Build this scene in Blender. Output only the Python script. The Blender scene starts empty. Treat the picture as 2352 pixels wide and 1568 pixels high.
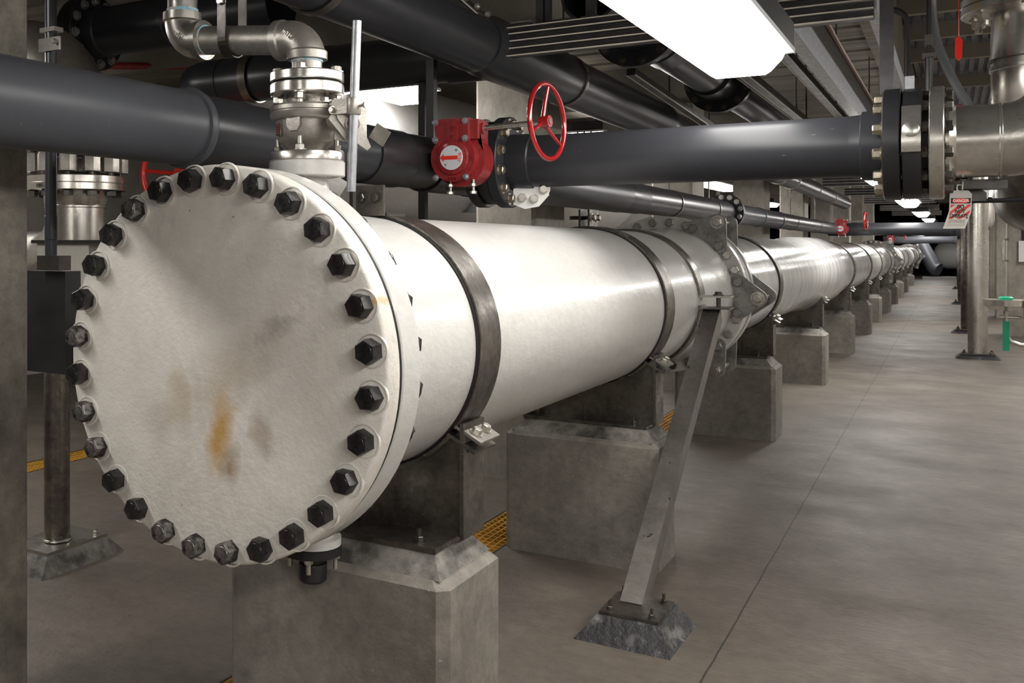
import bpy, bmesh, math, random
from mathutils import Vector, Matrix
random.seed(7)
sc = bpy.context.scene
COL = sc.collection
PI = math.pi

# ------------------------------------------------------------------ camera, world, exposure
H_CAM = 1.555
YAW = 33.24
cam_d = bpy.data.cameras.new('camera'); cam = bpy.data.objects.new('camera', cam_d); COL.objects.link(cam)
cam_d.sensor_fit = 'HORIZONTAL'; cam_d.sensor_width = 36.0; cam_d.lens = 36.0 * 2266.2 / 2352
cam_d.shift_x = (1176 - 704.7) / 2352; cam_d.shift_y = (553.6 - 784) / 2352
cam_d.clip_start = 0.05; cam_d.clip_end = 300
cam.location = (0, 0, H_CAM); cam.rotation_euler = (PI / 2, 0, math.radians(YAW))
sc.camera = cam
w = bpy.data.worlds.new('world'); sc.world = w; w.use_nodes = True
w.node_tree.nodes['Background'].inputs[0].default_value = (0.9, 0.93, 1.0, 1)
w.node_tree.nodes['Background'].inputs[1].default_value = 0.02
sc.view_settings.view_transform = 'Standard'; sc.view_settings.look = 'None'
sc.view_settings.gamma = 1.0; sc.view_settings.use_curve_mapping = False
sc.view_settings.exposure = 0.92
LENS_E = 16.0
sc.cycles.max_bounces = 5; sc.cycles.diffuse_bounces = 4; sc.cycles.glossy_bounces = 3
sc.cycles.use_adaptive_sampling = True; sc.cycles.adaptive_threshold = 0.035
sc.cycles.sample_clamp_indirect = 6.0; sc.cycles.use_denoising = True

# ------------------------------------------------------------------ materials
M = {}
def mat(name, c, rough=0.5, metal=0.0, c2=None, nscale=6.0, lo=0.35, hi=0.65, stretch=(1, 1, 1), bump=0.0,
        bscale=40.0, rvar=0.0, spec=None, scratch=None, coat=0.0, detail=6, grit=None, spots=None):
    m = bpy.data.materials.new(name); m.use_nodes = True
    nt = m.node_tree; N = nt.nodes; L = nt.links
    b = N['Principled BSDF']
    b.inputs['Base Color'].default_value = (*c, 1); b.inputs['Roughness'].default_value = rough
    b.inputs['Metallic'].default_value = metal
    if spec is not None: b.inputs['Specular IOR Level'].default_value = spec
    if coat: b.inputs['Coat Weight'].default_value = coat; b.inputs['Coat Roughness'].default_value = 0.12
    tc = N.new('ShaderNodeTexCoord'); mp = N.new('ShaderNodeMapping'); mp.inputs['Scale'].default_value = stretch
    L.new(tc.outputs['Object'], mp.inputs['Vector'])
    colout = None
    def noise(scale, det=detail, vec=None, r=0.6):
        n = N.new('ShaderNodeTexNoise'); n.inputs['Scale'].default_value = scale; n.inputs['Detail'].default_value = det
        n.inputs['Roughness'].default_value = r
        L.new((vec or mp).outputs[0], n.inputs['Vector']); return n
    def ramp(src, lo, hi, a=0.0, bb=1.0):
        r = N.new('ShaderNodeMapRange'); r.inputs[1].default_value = lo; r.inputs[2].default_value = hi
        r.inputs[3].default_value = a; r.inputs[4].default_value = bb; L.new(src, r.inputs[0]); return r.outputs[0]
    def mix(fac, a, bcol):
        x = N.new('ShaderNodeMix'); x.data_type = 'RGBA'; L.new(fac, x.inputs[0])
        if isinstance(a, tuple): x.inputs[6].default_value = (*a, 1)
        else: L.new(a, x.inputs[6])
        x.inputs[7].default_value = (*bcol, 1); return x.outputs[2]
    if c2:
        n1 = noise(nscale); colout = mix(ramp(n1.outputs[0], lo, hi), c, c2)
        if rvar: L.new(ramp(n1.outputs[0], lo, hi, rough - rvar, rough + rvar), b.inputs['Roughness'])
    if scratch:
        mp2 = N.new('ShaderNodeMapping'); mp2.inputs['Scale'].default_value = scratch[1]
        mp2.inputs['Rotation'].default_value = (0.4, 0.3, 0.5)
        L.new(tc.outputs['Object'], mp2.inputs['Vector'])
        n2 = noise(scratch[2], 3, mp2, 0.7); colout = mix(ramp(n2.outputs[0], scratch[3], scratch[3] + 0.05), colout or c, scratch[0])
    if spots:
        n4 = noise(spots[1], 2); colout = mix(ramp(n4.outputs[0], spots[2], spots[2] + 0.05), colout or c, spots[0])
    if grit:
        n5 = noise(grit[0], 8, r=.75); x = N.new('ShaderNodeMix'); x.data_type = 'RGBA'; x.blend_type = 'MULTIPLY'; x.inputs[0].default_value = 1
        g = ramp(n5.outputs[0], .35, .65, 1 - grit[1], 1 + grit[1] * .6); cb = N.new('ShaderNodeCombineColor')
        for q in range(3): L.new(g, cb.inputs[q])
        if colout is not None: L.new(colout, x.inputs[6])
        else: x.inputs[6].default_value = (*c, 1)
        L.new(cb.outputs[0], x.inputs[7]); colout = x.outputs[2]
    if colout is not None: L.new(colout, b.inputs['Base Color'])
    if bump:
        n3 = noise(bscale, 5); bp = N.new('ShaderNodeBump'); bp.inputs['Strength'].default_value = bump
        bp.inputs['Distance'].default_value = 0.01; L.new(n3.outputs[0], bp.inputs['Height']); L.new(bp.outputs[0], b.inputs['Normal'])
    M[name] = m; m['col'] = 1
    return m, nt, b, tc, noise, ramp, mix, colout

mat('white_paint', (.61, .60, .58), .30, c2=(.54, .525, .50), nscale=3, lo=.3, hi=.7, stretch=(1, .5, 1), bump=.22, bscale=26, coat=.3, grit=(30, .07), spots=((.35, .30, .24), 60, .74))
mat('fiber_white', (.64, .635, .625), .22, c2=(.28, .27, .262), nscale=2.2, lo=.42, hi=.72, stretch=(.7, 14, .7), bump=.25, bscale=5, coat=.5)
mat('fiber_grey', (.42, .41, .40), .25, metal=.35, c2=(.62, .61, .58), nscale=2.0, stretch=(.7, 12, .7), bump=.2, bscale=5, coat=.4)
mat('pvc', (.023, .024, .028), .33, c2=(.029, .030, .035), nscale=4, lo=.2, hi=.8, spec=.32, scratch=((.12, .12, .125), (2, 20, 9), 9, .70), spots=((.10, .10, .10), 90, .74))
mat('pvc_grey', (.066, .070, .082), .40, c2=(.080, .084, .096), nscale=3, lo=.2, hi=.8, spec=.28, scratch=((.20, .20, .21), (2, 18, 9), 8, .69), spots=((.16, .16, .165), 90, .73))
mat('pvc_black', (.010, .010, .011), .34, c2=(.02, .02, .022), nscale=6)
mat('rubber', (.006, .006, .006), .6)
mat('steel', (.60, .575, .53), .30, metal=.92, c2=(.42, .40, .365), nscale=5, rvar=.07, bump=.06, bscale=60, grit=(40, .12))
mat('steel_bright', (.74, .71, .66), .24, metal=.92, c2=(.56, .53, .48), nscale=4, rvar=.06, bump=.06, bscale=14, grit=(50, .12))
mat('steel_cast', (.44, .415, .38), .42, metal=.75, c2=(.30, .28, .25), nscale=7, rvar=.08, bump=.12, bscale=150, grit=(60, .15))
mat('steel_dull', (.27, .245, .215), .34, metal=.9, c2=(.11, .10, .09), nscale=8, lo=.36, hi=.62, rvar=.10, bump=.15, bscale=40, grit=(40, .25), scratch=((.45, .42, .38), (3, 18, 6), 6, .69))
mat('steel_dark', (.13, .12, .112), .38, metal=.85, c2=(.07, .065, .06), nscale=8, rvar=.08, bump=.06, bscale=50)
mat('strut', (.10, .098, .10), .38, metal=.7, c2=(.06, .058, .06), nscale=9, rvar=.05)
mat('strut_edge', (.80, .74, .65), .4)
mat('galv', (.42, .43, .45), .42, metal=.75, c2=(.30, .31, .33), nscale=30, rvar=.06)
mat('bolt_black', (.035, .034, .034), .33, metal=.7, c2=(.07, .068, .066), nscale=40, rvar=.08, bump=.05, bscale=120)
mat('bolt_ground', (.30, .29, .28), .40, metal=.85, c2=(.05, .048, .047), nscale=45, lo=.42, hi=.58)
mat('bolt_steel', (.62, .59, .54), .32, metal=.9, c2=(.42, .40, .36), nscale=50)
mat('bolt_brass', (.42, .37, .29), .35, metal=.9, c2=(.30, .26, .20), nscale=50)
mat('bolt_dark', (.12, .11, .10), .35, metal=.9)
mat('concrete', (.30, .285, .255), .8, c2=(.20, .19, .168), nscale=2.2, lo=.3, hi=.7, bump=.12, bscale=30, spots=((.07, .065, .06), 45, .72))
mat('concrete_pier', (.235, .215, .185), .75, c2=(.13, .118, .10), nscale=2.6, lo=.3, hi=.72, bump=.35, bscale=35, grit=(16, .28), spots=((.36, .35, .33), 50, .72))
mat('concrete_col', (.38, .35, .305), .8, c2=(.24, .22, .19), nscale=1.6, lo=.3, hi=.7, bump=.3, bscale=30, stretch=(1, 1, .6), grit=(9, .25), spots=((.10, .09, .08), 30, .72))
mat('concrete_dark', (.27, .245, .205), .8, c2=(.10, .09, .075), nscale=2.4, lo=.34, hi=.66, bump=.5, bscale=22, grit=(18, .3), spots=((.4, .38, .35), 90, .76))
mat('grout', (.20, .185, .165), .7, c2=(.05, .046, .042), nscale=11, lo=.42, hi=.66, bump=.6, bscale=30, grit=(30, .3))
mat('grout_black', (.018, .018, .020), .45, c2=(.16, .155, .15), nscale=10, lo=.55, hi=.70, bump=.8, bscale=30, grit=(30, .3))
mat('ceiling_concrete', (.34, .305, .26), .85, c2=(.20, .18, .152), nscale=3, stretch=(.4, 3, 1), grit=(12, .25))
mat('red_paint', (.31, .010, .012), .32, c2=(.22, .008, .010), nscale=20, bump=.5, bscale=140, coat=.4)
mat('red_gloss', (.27, .008, .010), .16, coat=.6)
mat('red_bright', (.75, .02, .008), .3, coat=.4)
mat('red_tag', (.62, .03, .02), .5)
mat('dial', (.62, .63, .66), .4)
mat('arrow_red', (.75, .03, .015), .45)
mat('black_ink', (.01, .01, .01), .6)
mat('tag_white', (.80, .78, .74), .45)
mat('plastic_white', (.78, .78, .76), .4)
mat('fixture_white', (.72, .73, .74), .4)
mat('fixture_grey', (.025, .025, .025), .5)
mat('steel_brace', (.30, .28, .26), .40, metal=.8, c2=(.22, .20, .185), nscale=4, bump=.1, bscale=60, grit=(30, .18), spots=((.06, .055, .05), 25, .70))
mat('plate_grey', (.34, .33, .315), .42, metal=.55, c2=(.17, .163, .155), nscale=14, lo=.38, hi=.64, bump=.2, bscale=50, grit=(50, .2))
mat('grating_yellow', (.60, .33, .05), .5, c2=(.42, .22, .03), nscale=10)
mat('trench_dark', (.02, .016, .012), .9)
mat('deck_metal', (.26, .27, .30), .5, metal=.3, c2=(.16, .165, .18), nscale=5)
mat('joist', (.30, .265, .21), .6)
mat('wall_paint', (.55, .52, .47), .85, c2=(.42, .40, .36), nscale=2)
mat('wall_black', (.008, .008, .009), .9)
mat('green_plastic', (.01, .28, .15), .4)
mat('blue_tape', (.30, .60, .75), .6, c2=(.75, .78, .78), nscale=40, lo=.42, hi=.58)
mat('yellow_label', (.75, .60, .03), .5)
mat('copper', (.22, .12, .075), .45, metal=.6)
mat('flex_grey', (.13, .135, .14), .45)
mat('box_grey', (.46, .44, .40), .5, c2=(.38, .36, .32), nscale=5, stretch=(1, 1, .3))

def lens_mat(name, e):
    m = bpy.data.materials.new(name); m.use_nodes = True; nt = m.node_tree; N = nt.nodes; L = nt.links
    b = N['Principled BSDF']; b.inputs['Base Color'].default_value = (.9, .9, .9, 1); b.inputs['Roughness'].default_value = .4
    b.inputs['Emission Color'].default_value = (1.0, .97, .925, 1)
    # prismatic lens: rows of tiny pyramids modulate how much light leaves each spot
    tc = N.new('ShaderNodeTexCoord'); v = N.new('ShaderNodeTexVoronoi'); v.inputs['Scale'].default_value = 150
    v.inputs['Randomness'].default_value = 0.0
    L.new(tc.outputs['Object'], v.inputs['Vector'])
    r = N.new('ShaderNodeMapRange'); r.inputs[1].default_value = 0.0; r.inputs[2].default_value = .6
    r.inputs[3].default_value = e * 1.06; r.inputs[4].default_value = e * .88
    L.new(v.outputs['Distance'], r.inputs[0]); L.new(r.outputs[0], b.inputs['Emission Strength'])
    M[name] = m
lens_mat('lens', LENS_E); lens_mat('lens_dim', LENS_E * .55)

# the blind flange: cream paint with a rust bleed and grime (marks of their own shape)
_, nt, b, tc, noise, ramp, mix, co = mat('flange_face', (.77, .735, .68), .40, c2=(.67, .635, .58), nscale=5, bump=.35, bscale=48, grit=(26, .06), spots=((.26, .22, .18), 70, .74))
def blob(nt, tc, cx, cz, sx, sz, rot=0.0, nz=.35, nscl=9):
    N = nt.nodes; L = nt.links
    mp = N.new('ShaderNodeMapping'); mp.vector_type = 'TEXTURE'
    mp.inputs['Location'].default_value = (cx, 0, cz); mp.inputs['Rotation'].default_value = (0, rot, 0); mp.inputs['Scale'].default_value = (sx, 1, sz)
    L.new(tc.outputs['Object'], mp.inputs['Vector'])
    sp = N.new('ShaderNodeSeparateXYZ'); L.new(mp.outputs[0], sp.inputs[0])
    cb = N.new('ShaderNodeCombineXYZ'); L.new(sp.outputs[0], cb.inputs[0]); L.new(sp.outputs[2], cb.inputs[2])
    ln = N.new('ShaderNodeVectorMath'); ln.operation = 'LENGTH'; L.new(cb.outputs[0], ln.inputs[0])
    n = N.new('ShaderNodeTexNoise'); n.inputs['Scale'].default_value = nscl; n.inputs['Detail'].default_value = 6; L.new(tc.outputs['Object'], n.inputs['Vector'])
    a = N.new('ShaderNodeMath'); a.operation = 'MULTIPLY_ADD'; L.new(n.outputs[0], a.inputs[0]); a.inputs[1].default_value = nz * 4; a.inputs[2].default_value = -nz * 2
    s = N.new('ShaderNodeMath'); s.operation = 'ADD'; L.new(ln.outputs['Value'], s.inputs[0]); L.new(a.outputs[0], s.inputs[1])
    r = N.new('ShaderNodeMapRange'); r.inputs[1].default_value = 1.0; r.inputs[2].default_value = 0.15; L.new(s.outputs[0], r.inputs[0])
    return r.outputs[0]
def layer(nt, fac, prev, colr, amt=1.0):
    N = nt.nodes; L = nt.links
    mm = N.new('ShaderNodeMath'); mm.operation = 'MULTIPLY'; L.new(fac, mm.inputs[0]); mm.inputs[1].default_value = amt
    x = N.new('ShaderNodeMix'); x.data_type = 'RGBA'; L.new(mm.outputs[0], x.inputs[0]); L.new(prev, x.inputs[6]); x.inputs[7].default_value = (*colr, 1)
    return x.outputs[2]
p = co
p = layer(nt, blob(nt, tc, .02, -.05, .34, .10, -.55, .5, 7), p, (.42, .35, .26), .55)
p = layer(nt, blob(nt, tc, .025, -.17, .045, .13, .18, .35, 12), p, (.52, .29, .07), .9)
p = layer(nt, blob(nt, tc, .055, -.25, .035, .07, .3, .4, 16), p, (.30, .20, .11), .8)
p = layer(nt, blob(nt, tc, .15, -.16, .04, .08, -.4, .5, 16), p, (.42, .36, .29), .8)
p = layer(nt, blob(nt, tc, -.11, -.09, .05, .08, 0, .5, 16), p, (.50, .42, .30), .7)
p = layer(nt, blob(nt, tc, .20, .10, .09, .03, -.5, .6, 40), p, (.38, .36, .33), .7)
p = layer(nt, blob(nt, tc, .452, .165, .035, .014, -.4, .2, 30), p, (.52, .36, .15), .9)
nt.links.new(p, b.inputs['Base Color'])

# floor: trowelled slab with saw-cut joints
_, nt, b, tc, noise, ramp, mix, co = mat('floor_concrete', (.150, .125, .100), .56, c2=(.090, .075, .060), nscale=1.6, lo=.3, hi=.72, rvar=.08,
    stretch=(1, 1.2, 1), bump=.3, bscale=40, grit=(14, .26), spots=((.035, .03, .027), 26, .735))
N = nt.nodes; L = nt.links
ns = N.new('ShaderNodeTexNoise'); ns.inputs['Scale'].default_value = 2.2; ns.inputs['Detail'].default_value = 8; ns.inputs['Roughness'].default_value = .7
mp = N.new('ShaderNodeMapping'); mp.inputs['Scale'].default_value = (1.6, 4.5, 1); mp.inputs['Rotation'].default_value = (0, 0, .12)
L.new(tc.outputs['Object'], mp.inputs['Vector']); L.new(mp.outputs[0], ns.inputs['Vector'])
r = N.new('ShaderNodeMapRange'); r.inputs[1].default_value = .42; r.inputs[2].default_value = .66; L.new(ns.outputs[0], r.inputs[0])
p = layer(nt, r.outputs[0], co, (.075, .063, .052), .35)
sp = N.new('ShaderNodeSeparateXYZ'); L.new(tc.outputs['Object'], sp.inputs[0])
wob = N.new('ShaderNodeTexNoise'); wob.inputs['Scale'].default_value = 3; L.new(tc.outputs['Object'], wob.inputs['Vector'])
def joint(axis, pos, half):
    a = N.new('ShaderNodeMath'); a.operation = 'MULTIPLY_ADD'; L.new(wob.outputs[0], a.inputs[0]); a.inputs[1].default_value = .014; a.inputs[2].default_value = -.007 - pos
    s = N.new('ShaderNodeMath'); s.operation = 'ADD'; L.new(sp.outputs[axis], s.inputs[0]); L.new(a.outputs[0], s.inputs[1])
    ab = N.new('ShaderNodeMath'); ab.operation = 'ABSOLUTE'; L.new(s.outputs[0], ab.inputs[0])
    rr = N.new('ShaderNodeMapRange'); rr.inputs[1].default_value = half; rr.inputs[2].default_value = half * .5; L.new(ab.outputs[0], rr.inputs[0])
    return rr.outputs[0]
p = layer(nt, joint(0, -.745, .0045), p, (.022, .018, .015), .9)
p = layer(nt, joint(1, 12.68, .012), p, (.022, .018, .015), .85)
L.new(p, b.inputs['Base Color'])

# ------------------------------------------------------------------ geometry helpers
def frame(d, up=None):
    d = Vector(d).normalized()
    up = Vector(up) if up is not None else (Vector((0, 0, 1)) if abs(d.z) < .95 else Vector((1, 0, 0)))
    x = up.cross(d)
    if x.length < 1e-6: x = Vector((1, 0, 0)).cross(d)
    x.normalize(); y = d.cross(x).normalized()
    return x, y, d
class B:
    def __init__(s): s.bm = bmesh.new()
    def quad(s, vs):
        try: s.bm.faces.new(vs)
        except ValueError: pass
    def box(s, c, sz, R=None):
        c = Vector(c); vs = []
        for i in (-.5, .5):
            for j in (-.5, .5):
                for k in (-.5, .5):
                    v = Vector((i * sz[0], j * sz[1], k * sz[2]))
                    if R is not None: v = R @ v
                    vs.append(s.bm.verts.new(c + v))
        for f in ((0, 1, 3, 2), (4, 6, 7, 5), (0, 4, 5, 1), (2, 3, 7, 6), (0, 2, 6, 4), (1, 5, 7, 3)):
            s.bm.faces.new([vs[i] for i in f])
        return s
    def bx(s, x0, x1, y0, y1, z0, z1): return s.box(((x0+x1)/2, (y0+y1)/2, (z0+z1)/2), (abs(x1-x0), abs(y1-y0), abs(z1-z0)))
    def bar(s, p0, p1, wd, ht, up=None):
        p0, p1 = Vector(p0), Vector(p1); x, y, d = frame(p1 - p0, up)
        R = Matrix((x, y, d)).transposed(); return s.box((p0 + p1) / 2, (wd, ht, (p1 - p0).length), R)
    def lathe(s, o, d, prof, seg=32, a0=0.0, a1=2 * PI, up=None):
        o = Vector(o); x, y, d = frame(d, up); full = abs(a1 - a0 - 2 * PI) < 1e-6
        n = seg if full else seg + 1; rings = []
        for t, r in prof:
            if r < 1e-7: rings.append([s.bm.verts.new(o + d * t)])
            else: rings.append([s.bm.verts.new(o + d * t + (x * math.cos(a0 + (a1 - a0) * i / seg) + y * math.sin(a0 + (a1 - a0) * i / seg)) * r) for i in range(n)])
        for A, Bq in zip(rings, rings[1:]):
            m_ = n if full else n - 1
            for i in range(m_):
                j = (i + 1) % n
                if len(A) == 1 and len(Bq) == 1: continue
                if len(A) == 1: s.quad([A[0], Bq[j], Bq[i]])
                elif len(Bq) == 1: s.quad([A[i], A[j], Bq[0]])
                else: s.quad([A[i], A[j], Bq[j], Bq[i]])
        return s
    def cyl(s, p0, p1, r, seg=24, r1=None):
        p0, p1 = Vector(p0), Vector(p1); L_ = (p1 - p0).length; r1 = r if r1 is None else r1
        return s.lathe(p0, p1 - p0, [(0, 0), (0, r), (L_, r1), (L_, 0)], seg)
    def ring(s, o, d, t0, t1, ri, ro, seg=48):
        return s.lathe(o, d, [(t0, ri), (t0, ro), (t1, ro), (t1, ri), (t0, ri)], seg)
    def tube(s, pts, r, seg=16, cap=True):
        pts = [Vector(p) for p in pts]; pts = [q for i, q in enumerate(pts) if i == 0 or (q - pts[i-1]).length > 1e-5 or isinstance(r, list)]; n = len(pts); rad = r if isinstance(r, (list, tuple)) else [r] * n
        t = [(pts[min(i + 1, n - 1)] - pts[max(i - 1, 0)]).normalized() for i in range(n)]
        x, y, _ = frame(t[0]); rings = []
        for i in range(n):
            if i: x = (x - t[i] * x.dot(t[i])).normalized(); y = t[i].cross(x)
            rings.append([s.bm.verts.new(pts[i] + (x * math.cos(2 * PI * k / seg) + y * math.sin(2 * PI * k / seg)) * rad[i]) for k in range(seg)])
        for A, Bq in zip(rings, rings[1:]):
            for k in range(seg): s.quad([A[k], A[(k + 1) % seg], Bq[(k + 1) % seg], Bq[k]])
        if cap: s.quad(rings[0][::-1]); s.quad(rings[-1])
        return s
    def torus(s, o, d, R, r, seg=48, ms=12):
        x, y, d = frame(d); o = Vector(o)
        g = [[s.bm.verts.new(o + (x * math.cos(2*PI*i/seg) + y * math.sin(2*PI*i/seg)) * (R + r * math.cos(2*PI*k/ms)) + d * r * math.sin(2*PI*k/ms)) for k in range(ms)] for i in range(seg)]
        for i in range(seg):
            for k in range(ms): s.quad([g[i][k], g[(i+1) % seg][k], g[(i+1) % seg][(k+1) % ms], g[i][(k+1) % ms]])
        return s
    def prism(s, poly, o, u, v, th):
        o, u, v = Vector(o), Vector(u).normalized(), Vector(v).normalized(); n = u.cross(v).normalized() * th
        a = [s.bm.verts.new(o + u * p[0] + v * p[1]) for p in poly]; b_ = [s.bm.verts.new(o + u * p[0] + v * p[1] + n) for p in poly]
        s.quad(a[::-1]); s.quad(b_)
        for i in range(len(poly)): j = (i + 1) % len(poly); s.quad([a[i], a[j], b_[j], b_[i]])
        return s
    def hexa(s, o, d, af, h, spin=0.0, ch=.12):
        r = af / math.sqrt(3); return s.lathe(o, d, [(0, 0), (0, r), (h * (1 - ch * 1.2), r), (h, r * (1 - ch)), (h, 0)], 6, spin, spin + 2 * PI)
    def done(s, recalc=True):
        if recalc: bmesh.ops.recalc_face_normals(s.bm, faces=s.bm.faces)
        me = bpy.data.meshes.new('m'); s.bm.to_mesh(me); s.bm.free(); return me

def arc(o, u, v, R, a0, a1, n=14):
    o, u, v = Vector(o), Vector(u).normalized(), Vector(v).normalized()
    return [o + u * (R * math.cos(a0 + (a1 - a0) * i / n)) + v * (R * math.sin(a0 + (a1 - a0) * i / n)) for i in range(n + 1)]

def wloc(o):
    v = Vector((0, 0, 0))
    while o is not None: v += o.location; o = o.parent
    return v
def put(name, me, mt, parent=None, smooth=True, ang=35, label=None):
    if isinstance(me, B): me = me.done()
    me.name = name
    if not me.materials: me.materials.append(M[mt])
    if smooth:
        for p_ in me.polygons: p_.use_smooth = True
        me.set_sharp_from_angle(angle=math.radians(ang))
    o = bpy.data.objects.new(name, me); COL.objects.link(o)
    if parent is not None:
        me.transform(Matrix.Translation(-wloc(parent))); o.parent = parent
    if label: o['label'] = label
    return o
def tag(o, label, cat, group=None):
    o['label'] = label; o['category'] = cat
    if group: o['group'] = group
    return o
def thing(name, loc, label, cat, group=None):
    o = bpy.data.objects.new(name, None); COL.objects.link(o); o.location = loc; o.empty_display_size = .05
    return tag(o, label, cat, group)
def solo(name, b_, mt, label, cat, group=None, org=None, **k):
    """a thing that is one mesh; its origin goes to the middle of its own bounds' base"""
    me = b_.done() if isinstance(b_, B) else b_
    xs = [v.co for v in me.vertices]
    c = Vector(((min(v.x for v in xs) + max(v.x for v in xs)) / 2, (min(v.y for v in xs) + max(v.y for v in xs)) / 2, min(v.z for v in xs)))
    me.transform(Matrix.Translation(-c)); o = put(name, me, mt, **k); o.location = c
    return tag(o, label, cat, group)
def struct(name, b_, mt, **k):
    o = put(name, b_, mt, smooth=False, **k); o['kind'] = 'structure'; return o

_cache = {}
def bolt_mesh(kind, af, h, mt, washer=True, stud=0.0):
    key = (kind, round(af, 4), round(h, 4), mt, washer, stud)
    if key not in _cache:
        b_ = B(); z0 = 0
        if washer: b_.lathe((0, 0, 0), (0, 0, 1), [(0, 0), (0, af * .78), (af * .12, af * .78), (af * .12, 0)], 20); z0 = af * .12
        b_.hexa((0, 0, z0), (0, 0, 1), af, h)
        if kind == 'head': b_.lathe((0, 0, z0 + h), (0, 0, 1), [(0, af * .40), (af * .02, af * .38), (af * .02, 0)], 16)
        if stud: b_.cyl((0, 0, z0), (0, 0, z0 + h + stud), af * .31, 12)
        me = b_.done(); me.name = kind; me.materials.append(M[mt])
        for p_ in me.polygons: p_.use_smooth = True
        me.set_sharp_from_angle(angle=math.radians(30))
        _cache[key] = me
    return _cache[key]
def bolt(parent, pos, d, af, h, mt='bolt_steel', kind='head', washer=True, stud=0.0, spin=None, name=None):
    me = bolt_mesh(kind, af, h, mt, washer, stud)
    o = bpy.data.objects.new(name or ('bolt' if kind == 'head' else 'nut'), me); COL.objects.link(o)
    x, y, z = frame(d); R = Matrix((x, y, z)).transposed().to_4x4()
    sp = random.uniform(0, PI / 3) if spin is None else spin
    o.matrix_basis = Matrix.Translation(Vector(pos) - (wloc(parent) if parent else Vector())) @ R @ Matrix.Rotation(sp, 4, 'Z')
    if parent: o.parent = parent
    return o
def bolt_ring(parent, c, d, R, n, af, h, ph=0.0, lo=0, hi=2*PI, **k):
    """bolts on a circle about axis d; angle measured from world up (or -y) turning"""
    c = Vector(c); d = Vector(d).normalized(); x, y, _ = frame(d)
    for i in range(n):
        a = ph + 2 * PI * i / n
        bolt(parent, c + (x * math.cos(a) + y * math.sin(a)) * R, d, af, h, **k)
def text_mesh(s, size, M4, mt, ext=0.0008, bold=0.0):
    cu = bpy.data.curves.new('t', 'FONT'); cu.body = s; cu.size = size; cu.align_x = 'CENTER'; cu.align_y = 'CENTER'; cu.extrude = ext; cu.offset = bold
    ob = bpy.data.objects.new('t', cu); COL.objects.link(ob)
    dg = bpy.context.evaluated_depsgraph_get(); me = bpy.data.meshes.new_from_object(ob.evaluated_get(dg))
    bpy.data.objects.remove(ob); me.materials.clear(); me.materials.append(M[mt]); me.transform(M4); return me
def basis(o, u, v):
    u, v = Vector(u).normalized(), Vector(v).normalized(); n = u.cross(v)
    m = Matrix((u, v, n)).transposed().to_4x4(); m.translation = Vector(o); return m

# ------------------------------------------------------------------ SETTING
CEIL = 3.4
b_ = B()
for x0, x1 in ((-9, -5.44), (-5.20, -2.165), (-1.915, 3.2)):
    b_.bx(x0, x1, -7, 58, -.25, 0)
b_.bx(-9, 3.2, -7, 58, -.30, -.25)
fl = struct('floor', b_, 'floor_concrete')
struct('wall_left', B().bx(-9.2, -9, -7, 58, 0, 5.2), 'wall_paint')
struct('wall_right', B().bx(3.2, 3.4, -7, 58, 0, 5.2), 'wall_paint')
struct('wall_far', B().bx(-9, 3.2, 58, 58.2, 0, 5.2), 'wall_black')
struct('wall_near', B().bx(-9, 3.2, -7.2, -7, 0, 5.2), 'wall_paint')
# ceiling over the left bays: precast planks with dark gaps; the aisle bay is open up to a metal deck
b_ = B(); y = -7
while y < 58:
    b_.bx(-9, -.64, y, y + .50, CEIL, CEIL + .25); b_.bx(-9, -.64, y + .50, y + .62, CEIL + .10, CEIL + .25); y += .62
b_.bx(-.66, -.58, -7, 58, CEIL - .02, 4.75)
struct('ceiling', b_, 'ceiling_concrete')
b_ = B()
b_.bx(-.58, 3.2, -7, 58, 4.60, 4.75); x = -.56
while x < 3.2: b_.bx(x, x + .07, -7, 58, 4.535, 4.60); x += .13
struct('ceiling_deck', b_, 'deck_metal')
for i, y in enumerate((2.2, 6.5, 10.5, 14.1, 15.9, 17.9, 21.2, 28, 36, 45)):
    o = struct('trim_%d' % (i + 1), B().bx(-.58, 3.2, y, y + .12, 4.32, 4.535), 'joist')
# concrete cross beams under the planks
for i, y in enumerate((1.55, 6.15, 10.72, 15.29, 19.85, 24.42, 29, 33.57, 38.1, 42.7)):
    struct('trim_%d' % (i + 20), B().bx(-9, -2.25, y, y + .55, CEIL - .42, CEIL), 'ceiling_concrete')

# columns, left row and right row
def column(x0, x1, y0, y1, z1, label, group, mt='concrete_col'):
    b_ = B(); c = .022
    poly = [(x0 + c, y0), (x1 - c, y0), (x1, y0 + c), (x1, y1 - c), (x1 - c, y1), (x0 + c, y1), (x0, y1 - c), (x0, y0 + c)]
    b_.prism(poly, (0, 0, 0), (1, 0, 0), (0, 1, 0), z1)
    return solo('concrete_column', b_, mt, label, 'column', group, smooth=False)
LC = 'concrete columns along the left of the white main'
column(-2.82, -2.40, 1.50, 2.10, CEIL - .42, 'dark stained concrete column at the left edge of the photo behind the black pipe', LC, 'concrete_dark')
for k in range(1, 9):
    y = 1.53 + 4.57 * k
    lab = {1: 'pale concrete column behind the red gearbox and its handwheel, nearest behind the white pipe',
           2: 'bright concrete column seen over the white pipe left of the first tie plate coupling',
           3: 'concrete column behind the black pipe flange, third from the front of its row'}.get(k, 'distant grey concrete column in the row left of the white main')
    column(-2.66, -2.25, y, y + .60, CEIL - .42, lab, LC)
b_ = 0
for k, y in enumerate((8.4, 13.0, 17.6, 22.2, 27)):
    column(-5.6, -5.1, y, y + .5, CEIL - .42, 'pale concrete column far left behind the pipes and the front row of columns', 'back row of concrete columns')
RC = 'concrete columns along the right of the aisle'
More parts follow.
